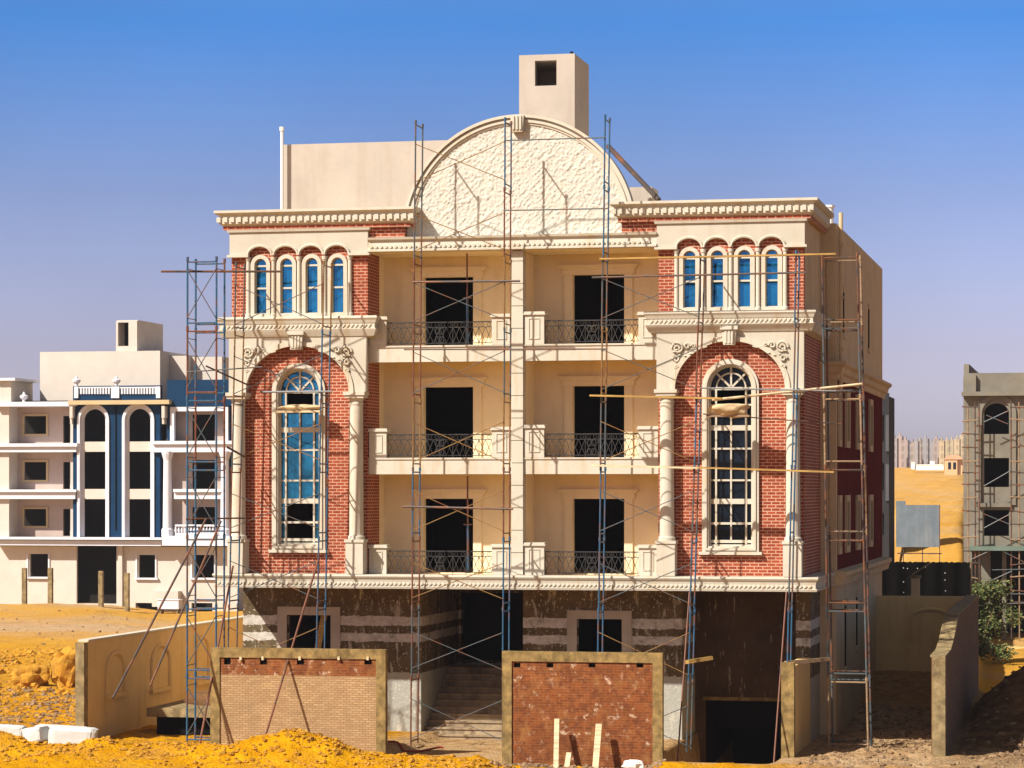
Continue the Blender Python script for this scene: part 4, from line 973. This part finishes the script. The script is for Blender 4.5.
for pxb in (71, 163):
    m = MB(); nbox(m, pxb - 1.5, pxb + 1.5, 406, 418, -.5, .3); nbox(m, pxb - 1, pxb + 1, 418, 424, -.3, .3); NP('bracket', m, 'ncream')
# ground floor
m = MB(); holes = [nr(28, 48, 554, 577), nr(75, 115, 546, 604), nr(137, 155, 555, 578), nr(192, 214, 555, 578), nr(134, 158, 603, 612), nr(190, 211, 603, 612)]
x0, x1, z0, z1 = nr(-6, 236, 546, 625); m.hole_wall(x0, x1, z0, z1, NY + .3, NY + .55, holes); NP('wall', m, 'ncream')
m = MB(); nbox(m, 152, 178, 591, 607, -.4, .3); nbox(m, 118, 122, 546, 615, 0, .3); NP('base_panel', m, 'ncream')
for (a, b, c, d) in ((137, 155, 555, 578), (192, 214, 555, 578), (28, 48, 554, 577)):
    m = MB(); nbox(m, a - 1.5, a, c, d, .22, .32); nbox(m, b, b + 1.5, c, d, .22, .32); nbox(m, a - 2.5, b + 2.5, d, d + 1.8, .1, .32); NP('window_frame', m, 'nwhite')
# dark rooms behind, roof and penthouse
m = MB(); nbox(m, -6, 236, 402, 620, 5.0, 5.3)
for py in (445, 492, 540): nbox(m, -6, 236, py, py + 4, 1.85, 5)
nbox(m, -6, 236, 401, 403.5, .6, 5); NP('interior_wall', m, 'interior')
m = MB(); nbox(m, 40, 160, 352, 404, 3, 12); nbox(m, 160, 187, 356, 404, 5, 12); nbox(m, 189, 222, 357, 381, 6, 12); NP('penthouse', m, 'ncream')
m = MB(); x0, x1, z0, z1 = nrr(116, 137, 321, 352, 3.5); h = nrr(118, 128.5, 322.5, 346, 3.5); m.hole_wall(x0, x1, z0, z1, NY + 3.5, NY + 3.7, [h]); xe = x1
m.box(x0, x0 + .1, NY + 3.7, NY + 9, z0, z1); m.box(x1 - .1, x1, NY + 3.7, NY + 9, z0, z1); m.box(x0, x1, NY + 3.7, NY + 9, z1, z1 + .06); tw2 = NP('stair_tower', m, 'ncream')
m = MB(); m.box(x0 + .12, x1 - .12, NY + 5, NY + 5.2, z0, z1 - .05); NP('tower_opening', m, 'dark', tw2)
m = MB(); nbox(m, -6, 236, 402, 625, 11.7, 12); nbox(m, 235, 237, 402, 625, 1.6, 12); NP('rear_wall', m, 'ncream')
G_PO = 'concrete posts before the navy neighbour'
for lab, px, t, b in (('concrete post below the neighbour, leftmost of the four', 24.5, 568, 607), ('concrete post at the right of the ground floor window, second from left', 50.5, 568, 608), ('yellowish concrete post before the dark entrance', 101, 571, 610), ('tall concrete post right of the dark entrance', 127, 573, 614)):
    x, zt = at(px, t, NY - 4); zb = at(px, b, NY - 4)[1]; m = MB(); m.box(x - .15, x + .15, NY - 4.15, NY - 3.85, zb - .5, zt); m.box(x - .19, x + .19, NY - 4.19, NY - 3.81, zb - .5, zb + .15)
    tag(m.build('concrete_post', M['concrete'], origin=(x, NY - 4, zb)), lab, 'post', G_PO)
x, z = at(170, 611, NY - 3); T = thing('site_cabinet', 'white boxy cabinet on feet below the neighbour wall', 'cabinet', (x, NY - 3, z))
m = MB(); m.box(x - .75, x + .75, NY - 3.4, NY - 2.6, z + .15, z + .75); m.build('body', M['nwhite'], T)
m = MB()
for sx in (-.6, .6): m.box(x + sx - .06, x + sx + .06, NY - 3.3, NY - 2.7, z - .3, z + .15)
m.build('foot', M['concrete'], T); m = MB(); m.box(x - .8, x + .8, NY - 3.45, NY - 2.55, z + .75, z + .8); m.build('lid', M['nwhite'], T)

# ------------------------------------------------------------------ grey unfinished neighbour on the right
GY = 89.0
def Gp(px, py): return at(px, py, GY)
def gr(px0, px1, py0, py1): a, b = Gp(px0, py0), Gp(px1, py1); return (a[0], b[0], b[1], a[1])
GB = thing('apartment_building', 'grey unfinished block with an arched top window at the right edge', 'building', (Gp(1000, 0)[0], GY, 0))
def gbox(mb, px0, px1, py0, py1, y0, y1): x0, x1, z0, z1 = gr(px0, px1, py0, py1); mb.box(x0, x1, GY + y0, GY + y1, z0, z1)
holes = [gr(984, 1009, 458, 487), gr(984, 1009, 510, 536), gr(984, 1009, 403, 434)]
m = MB(); x0, x1, z0, z1 = gr(963.5, 1060, 392, 548); ac = (holes[2][0] + holes[2][1]) / 2; ar = (holes[2][1] - holes[2][0]) / 2
h3 = (holes[2][0], holes[2][1], holes[2][2], holes[2][3]); m.hole_wall(x0, x1, z0, z1, GY, GY + .3, [holes[0], holes[1], h3])
zs3 = h3[3] - .62; m.arch_wall(h3[0], h3[1], h3[3] + .001, ac, ar, zs3, GY + .002, GY + .3, .6, 14)
gbox(m, 963.5, 1060, 373, 392, .25, .5); gbox(m, 963.3, 976, 375, 392, -.05, .24)
m.box(x0, x0 + .3, GY + .3, GY + 14, Gp(0, 640)[1], Gp(0, 373)[1]); m.box(x0, x1, GY + 14, GY + 14.3, Gp(0, 660)[1], Gp(0, 373)[1])
P('wall', m, 'greywall', GB)
m = MB(); gbox(m, 962, 1061, 392, 395.5, -.5, .4); P('ledge', m, 'greywall', GB)
m = MB(); m.arch_ring(ac, h3[2], zs3, ar + .12, ar + .42, GY - .12, GY + .02, 16, False); gbox(m, 976, 981, 434, 505, -.12, .02); gbox(m, 1012, 1016, 434, 505, -.12, .02); gbox(m, 978, 1011, 503, 507, -.25, .02); P('window_surround', m, 'greywall', GB)
m = MB(); gbox(m, 965, 990, 546, 660, .6, .9); gbox(m, 964, 972, 548, 640, 0, .6); gbox(m, 1002, 1006, 546, 640, .2, .6); P('ground_wall', m, 'greywall', GB)
m = MB(); gbox(m, 964, 1060, 380, 660, 6, 6.3)
for py in (445, 500, 548): gbox(m, 965, 1060, py, py + 4, .31, 6)
gbox(m, 964, 1060, 393, 396, .5, 6); P('interior_wall', m, 'interior', GB)
m = MB(); gbox(m, 970, 1060, 546, 550.5, -1.2, .2); P('canopy', m, stucco('green_formwork', (.13, .18, .15), .3), GB)
T = thing('scaffold_tower', 'thin brown scaffold on the grey unfinished block', 'scaffold', (Gp(985, 0)[0], GY - 1, 0), G_SC)
for px, py0, py1, mt in ((968, 408, 620, 'greywood'), (975, 402, 600, 'pipe_dark'), (979, 402, 600, 'pipe_dark'), (1011, 400, 640, 'pipe_dark'), (1019, 402, 640, 'greywood')):
    a, b = Vector(pp(px, py0, GY - 1)), Vector(pp(px + .5, py1, GY - 1)); b.z = min(b.z, height(b.x, b.y)) ; m = MB(); m.tube(a, b, .042, 6); m.build('upright', M[mt], T)
for i, py in enumerate(range(408, 620, 13)):
    for (pa, pb) in ((962, 978), (1010, 1030)):
        m = MB(); m.tube(pp(pa, py + random.uniform(-2, 2), GY - 1.06), pp(pb, py + random.uniform(-2, 2), GY - 1.06), .038, 6); m.build('ledger', M[('pipe_dark', 'greywood', 'pipe_dark')[i % 3]], T)
for (a, b) in (((984, 422), (1008, 411)), ((986, 415), (1008, 424)), ((984, 486), (1010, 471)), ((984, 514), (1009, 524)), ((984, 528), (1010, 514)), ((970, 560), (996, 548)), ((996, 548), (1024, 562)), ((986, 583), (1012, 571)), ((992, 570), (1030, 569)), ((1000, 594), (1030, 594)), ((1000, 604), (1030, 603))):
    m = MB(); m.tube(pp(*a, GY - 1.1), pp(*b, GY - 1.1), .03, 5); m.build('cross_brace', M['sc_steel'], T)

# dark slab block right behind the main building
DK = thing('apartment_building', 'dark narrow block showing between the red side wall and the desert', 'building', (2, 95, -1))
xd0, xd1 = at(840, 0, 95)[0], at(889, 0, 95)[0]; ztop = at(890, 393, 95)[1]
m = MB(); hh = [(xd1 - .75, xd1 - .3, at(0, b, 95)[1], at(0, a, 95)[1]) for a, b in ((420, 445), (465, 490), (512, 532))]
m.hole_wall(xd0, xd1, -3, ztop, 95, 95.3, hh); m.box(xd0, xd1, 95.3, 99.5, -3, ztop - .2); P('wall', m, 'darkblock', DK)
m = MB()
for a, b in ((420, 454), (466, 500)): z1, z0 = at(0, a, 95)[1], at(0, b, 95)[1]; m.box(xd1 - .2, xd1 + .0, 94.88, 95, z0, z1)
P('pale_panel', m, stucco('dull_grey_panel', (.085, .085, .10), .1), DK)
m = MB(); 
for h in hh: m.box(h[0], h[1], 95.28, 95.3, h[2], h[3])
P('window', m, 'dark', DK)

# plain black upright screen with white specks behind the rear wall
T = thing('black_screen', 'flat black screen with small white specks behind the rear wall', 'fence', (8, 30, 1))
m = MB(); a, b = pp(866, 600, 31), pp(970, 600, 31); zt = at(920, 562, 31)[1]; k = 40
for i in range(k):
    xa_, xb_ = a[0] + (b[0] - a[0]) * i / k, a[0] + (b[0] - a[0]) * (i + 1) / k; y0, y1 = 31 + .05 * math.sin(i * .9), 31 + .05 * math.sin((i + 1) * .9); z0, z1 = zt + .02 * math.sin(i * 2.7), zt + .02 * math.sin((i + 1) * 2.7)
    m.add([(xa_, y0, .2), (xb_, y1, .2), (xb_, y1, z1), (xa_, y0, z0), (xa_, y0 + .04, .2), (xb_, y1 + .04, .2), (xb_, y1 + .04, z1), (xa_, y0 + .04, z0)], [(0, 1, 2, 3), (4, 7, 6, 5), (3, 2, 6, 7)])
m.build('dark_panel', M['dark_panel'], T)
m = MB()
for i in range(5): x = a[0] + (b[0] - a[0]) * i / 4; m.tube((x, 31.3, .2), (x, 31.3, zt), .05, 6)
m.build('post', M['greywood'], T)
m = MB(); rn = random.Random(4)
for px, py in ((903.5, 568), (907.5, 568.5), (917.5, 568.5), (925.5, 567), (903.5, 582), (903.5, 592.5), (945, 573), (945, 580), (945.5, 591)):
    p = pp(px, py, 30.8); m.lathe(p[0], p[1], [(.005, p[2] - .02), (.022, p[2]), (.005, p[2] + .02)], 8)
m.build('white_speck', M['foil'], T)
x, zt = at(915.5, 578, 20); T = thing('gate_post', 'cream stone post with a small cap in front of the black screen', 'post', (x, 20, 1))
m = MB(); m.box(x - .14, x + .14, 19.86, 20.14, .5, zt); m.build('shaft', M['ngold'], T); m = MB(); m.box(x - .19, x + .19, 19.81, 20.19, zt, zt + .09); m.build('cap', M['concrete'], T)
m = MB(); m.bar((x - .1, 19.9, zt + .12), (x + .5, 19.9, zt + .52), .05, .08); m.build('bracket', M['greywood'], T)
# grey hoarding on the sand
T = thing('hoarding', 'grey blue sheet metal hoarding standing on the sand', 'hoarding', tuple(atd(917, 556, 150)))
HY = atd(917, 540, 150).y
def hb2(px0, px1, py0, py1, d, mb, t=.1):
    y = HY + (d - 150); (x0, z0), (x1, z1) = at(px0, py1, y), at(px1, py0, y); mb.box(x0, x1, y, y + t, z0, z1)
m = MB(); hb2(896, 905.5, 501, 547, 150, m); hb2(905.5, 939.5, 505, 547, 150, m); m.build('panel', M['hoarding'], T)
m = MB()
for px in (903, 922, 939.2): hb2(px, px + .8, 547, 600, 150.1, m)
hb2(897, 942, 553, 554, 150.1, m, .05); hb2(939.2, 940, 505, 547, 149.8, m); m.build('leg', M['pipe_dark'], T)
# kerb wall on the right
m = MB(); p, q = atd(968, 650, 150), atd(1090, 654, 150); m.box(p.x, q.x, p.y, p.y + .3, -2.5, at(1000, 646.5, p.y)[1]); tag(m.build('kerb_wall', M['wallplaster'], origin=p), 'low pale kerb wall across the sand at the right edge', 'kerb')

# bush behind the right lot wall
def bush(label, c, s, n, seed):
    T = thing('bush', label, 'bush', c); rn = random.Random(seed)
    m = MB()
    for k in range(9):
        a = rn.uniform(0, 6.28); p = Vector(c); q = p + Vector((math.cos(a) * s[0] * .4, math.sin(a) * s[1] * .4, s[2] * rn.uniform(.6, 1.2))); q2 = q + Vector((math.cos(a) * s[0] * .3, math.sin(a) * s[1] * .3, s[2] * rn.uniform(.2, .6)))
        m.tube(p, q, .035, 5, .02); m.tube(q, q2, .02, 5, .008)
    m.build('stem', M['greywood'], T)
    t = NT('dusty_leaves'); aa = t.ramp(t.noise(5, 3), [(.3, (.03, .055, .015)), (.5, (.075, .10, .028)), (.72, (.22, .19, .05))]); lm = t.done(aa, .7, .3)
    m = MB(); cl = [(rn.gauss(0, .42), rn.gauss(0, .4), rn.uniform(-.05, 1.9)) for _ in range(42)]
    for _ in range(n):
        g_ = rn.choice(cl); w = 1.0 - .25 * abs(g_[2] - .8)
        p = Vector(c) + Vector(((g_[0] * w + rn.gauss(0, .12)) * s[0], (g_[1] * w + rn.gauss(0, .12)) * s[1], (g_[2] + rn.gauss(0, .12)) * s[2]))
        d = Vector((rn.gauss(0, 1), rn.gauss(0, 1), rn.gauss(.3, .8))).normalized(); e = d.orthogonal().normalized() * .055; l = rn.uniform(.12, .24)
        m.add([p, p + d * l * .5 + e, p + d * l, p + d * l * .5 - e], [(0, 1, 2, 3)])
    m.build('foliage', lm, T)
pb = atd(980, 655, 138); bush('dusty green bush behind the brown lot wall at right', (pb.x, pb.y, pb.z), (2.0, 1.4, 1.75), 7800, 3)
# far city blocks, kiosk and sheds
G_FC = 'far city blocks on the horizon'
def citym(name, c):
    t = NT(name); v = t.wallvec(); b = t.node('ShaderNodeTexBrick'); t.link(v, b.inputs['Vector'])
    for k, q in (('Scale', 1.0), ('Brick Width', 1.9), ('Row Height', 3.0), ('Mortar Size', .55), ('Mortar Smooth', .1), ('Bias', 0.0)): b.inputs[k].default_value = q
    b.offset = 0.0
    b.inputs['Color1'].default_value = (*shade(c, .68), 1); b.inputs['Color2'].default_value = (*shade(c, .78), 1); b.inputs['Mortar'].default_value = (*c, 1); return t.done(b.outputs['Color'], .9, .1)  # weak window contrast puts distance haze into the wall colour
cm = [citym('far_tan_block', (.38, .31, .26)), citym('far_pink_block', (.38, .30, .27)), citym('far_grey_block', (.32, .30, .31)), citym('far_yellow_block', (.47, .38, .25))]
blocks = [(890, 897, 438, 2, 'grey pink'), (897, 902, 436, 1, 'pink'), (902, 908, 440, 1, 'low pink'), (908, 911, 444, 2, 'thin grey'), (911, 914, 442, 0, 'slim tan'), (914, 918, 441, 2, 'slender grey'), (918, 921.5, 440, 0, 'brown tan'), (922, 928, 438.5, 2, 'wide pale grey'), (928, 933, 442, 2, 'squat grey'), (933, 939, 439, 1, 'rosy'), (939, 944, 440.5, 3, 'yellow'), (944.5, 949, 440, 3, 'short yellow'), (949.5, 953.5, 440, 3, 'slim yellow'), (954, 959.5, 439, 3, 'broad yellow'), (959.5, 966, 435, 3, 'tallest yellow')]
pos_names = ['first from the left', 'second from the left', 'third from the left', 'fourth from the left', 'fifth from the left', 'sixth from the left', 'seventh from the left', 'eighth from the left', 'middle right', 'left of the yellow row', 'first of the yellow row', 'second of the yellow row', 'third of the yellow row', 'fourth of the yellow row', 'beside the grey unfinished block']
for k, (pa, pb_, pt, ci, nm) in enumerate(blocks):
    d = 1010 + (k * 37) % 60; p, q = atd(pa, 470, d), atd(pb_, 470, d); zt = atd(pa, pt, d).z; zg = height(p.x, p.y, False) - 3
    T = thing('apartment_block', f'{nm} far city block on the horizon, {pos_names[k]}', 'building', (p.x, p.y, zg), G_FC)
    m = MB(); m.box(p.x, q.x, p.y, p.y + 9, zg, zt); m.build('wall', cm[ci], T)
    m = MB(); w = q.x - p.x; m.box(p.x + w * .3, p.x + w * .65, p.y + 2, p.y + 5, zt, zt + 1.1); m.build('roof_hut', cm[ci], T)
p, q = atd(944.5, 472, 700), atd(962.5, 472, 700); T = thing('guard_house', 'small pale orange house with two windows on the far sand', 'house', (p.x, p.y, p.z))
zt = atd(945, 459.5, 700).z; zg = atd(945, 472.5, 700).z - .6
pk = stucco('far_orange_plaster', (.62, .40, .22), .06); w = q.x - p.x
m = MB(); m.box(p.x, p.x + w * .72, p.y, p.y + 4, zg, zt); m.box(p.x + w * .72, q.x, p.y + 1, p.y + 4, zg, zt); m.build('wall', pk, T)
m = MB(); m.box(p.x - .2, q.x + .2, p.y - .25, p.y + 4.2, zt, zt + .3); m.prism([(p.x, zt + .3), (q.x, zt + .3), (q.x - 1, zt + 1.1), (p.x + 1, zt + 1.1)], p.y, p.y + 4); m.build('roof', stucco('far_roof', (.55, .33, .2), .1), T)
for fx in (.2, .48):
    m = MB(); m.box(p.x + w * fx, p.x + w * (fx + .17), p.y - .05, p.y + .02, zg + 1.4, zt - .7); m.build('window', M['darkglass'], T)
G_SH = 'white sheds on the far sand'
for lab, pa, pb_, pt, pbm in (('round white tank shed on the far sand, leftmost', 911, 915, 462, 466.5), ('long low white shed on the far sand', 916, 944, 464.5, 467.5), ('white shed with a raised roof above the long low one', 930, 934.5, 461, 464.6)):
    p, q = atd(pa, pbm, 790), atd(pb_, pbm, 790); zt = atd(pa, pt, 790).z; zg = p.z - .8; T = thing('shed', lab, 'shed', (p.x, p.y, zg), G_SH)
    m = MB(); m.box(p.x, q.x, p.y, p.y + 4, zg, zt - .25); m.build('wall', M['foil'], T); m = MB(); m.prism([(p.x - .1, zt - .25), (q.x + .1, zt - .25), (q.x - .2, zt), (p.x + .2, zt)], p.y - .1, p.y + 4.1); m.build('roof', M['foil'], T)

# ------------------------------------------------------------------ dusty air
m = MB(); m.box(-2550, 2550, -280, 3550, -9, 26)
hm = bpy.data.materials.new('dusty_air'); hm.use_nodes = True; hn = hm.node_tree; hn.nodes.remove(hn.nodes['Principled BSDF'])
pv = hn.nodes.new('ShaderNodeVolumePrincipled'); pv.inputs['Color'].default_value = (.86, .86, .95, 1); pv.inputs['Density'].default_value = .00016; pv.inputs['Anisotropy'].default_value = .2
hn.links.new(pv.outputs[0], hn.nodes['Material Output'].inputs['Volume'])
hz = kind(m.build('haze', hm), 'stuff'); hz['label'] = 'pale dusty desert air'
# ------------------------------------------------------------------ camera, sun, sky
cam = bpy.data.cameras.new('camera'); co = bpy.data.objects.new('camera', cam); col.objects.link(co)
co.location = CAM; co.rotation_euler = (R(90), 0, YAW); cam.sensor_width = 36; cam.lens = FPX / 1024 * 36; cam.shift_y = (HOR - 384) / 1024
cam.clip_start = .5; cam.clip_end = 6000; scene.camera = co
SD = Vector((.70, .85, -1)).normalized()
sl = bpy.data.lights.new('sun', 'SUN'); sl.energy = 4.6; sl.angle = R(1.0); sl.color = (1, .95, .85)
so = bpy.data.objects.new('sun', sl); col.objects.link(so); so.rotation_euler = SD.to_track_quat('-Z', 'Y').to_euler()
w = bpy.data.worlds.new('World'); scene.world = w; w.use_nodes = True; nt = w.node_tree; bg = nt.nodes['Background']
sky = nt.nodes.new('ShaderNodeTexSky'); sky.sky_type = 'NISHITA'; sky.sun_disc = False; sky.sun_elevation = math.asin(-SD.z); sky.sun_rotation = math.atan2(-SD.x, -SD.y)
sky.dust_density = 1.5
geo = nt.nodes.new('ShaderNodeTexCoord'); sep = nt.nodes.new('ShaderNodeSeparateXYZ'); nt.links.new(geo.outputs['Generated'], sep.inputs[0])
rp = nt.nodes.new('ShaderNodeValToRGB'); e = rp.color_ramp.elements
stops = [(0.0, (.63, .60, .83)), (.025, (.56, .51, .75)), (.051, (.46, .40, .60)), (.105, (.315, .32, .505)), (.168, (.12, .285, .565)), (.30, (.50, .36, .26)), (1.0, (.50, .34, .22))]
while len(e) < len(stops): e.new(.5)
for q_, (p_, c_) in zip(e, stops): q_.position = p_; q_.color = (*c_, 1)
nt.links.new(sep.outputs[2], rp.inputs[0])
nz = nt.nodes.new('ShaderNodeTexNoise'); nz.inputs['Scale'].default_value = 5; nz.inputs['Detail'].default_value = 6; nt.links.new(geo.outputs['Generated'], nz.inputs['Vector'])
nr_ = nt.nodes.new('ShaderNodeMapRange'); nr_.inputs[1].default_value = .3; nr_.inputs[2].default_value = .7; nr_.inputs[3].default_value = .90; nr_.inputs[4].default_value = 1.10; nt.links.new(nz.outputs['Fac'], nr_.inputs[0])
sm = nt.nodes.new('ShaderNodeVectorMath'); sm.operation = 'SCALE'; nt.links.new(rp.outputs[0], sm.inputs[0]); nt.links.new(nr_.outputs[0], sm.inputs['Scale'])
mx = nt.nodes.new('ShaderNodeMix'); mx.data_type = 'RGBA'; mx.blend_type = 'MULTIPLY'; mx.inputs[0].default_value = 1
nt.links.new(sky.outputs[0], mx.inputs[6]); nt.links.new(sm.outputs[0], mx.inputs[7]); nt.links.new(mx.outputs[2], bg.inputs[0]); bg.inputs[1].default_value = .15
scene.view_settings.view_transform = 'Standard'; scene.view_settings.look = 'None'; scene.view_settings.gamma = 1; scene.view_settings.exposure = .75
scene.cycles.max_bounces = 6; scene.cycles.diffuse_bounces = 4; scene.cycles.use_denoising = True
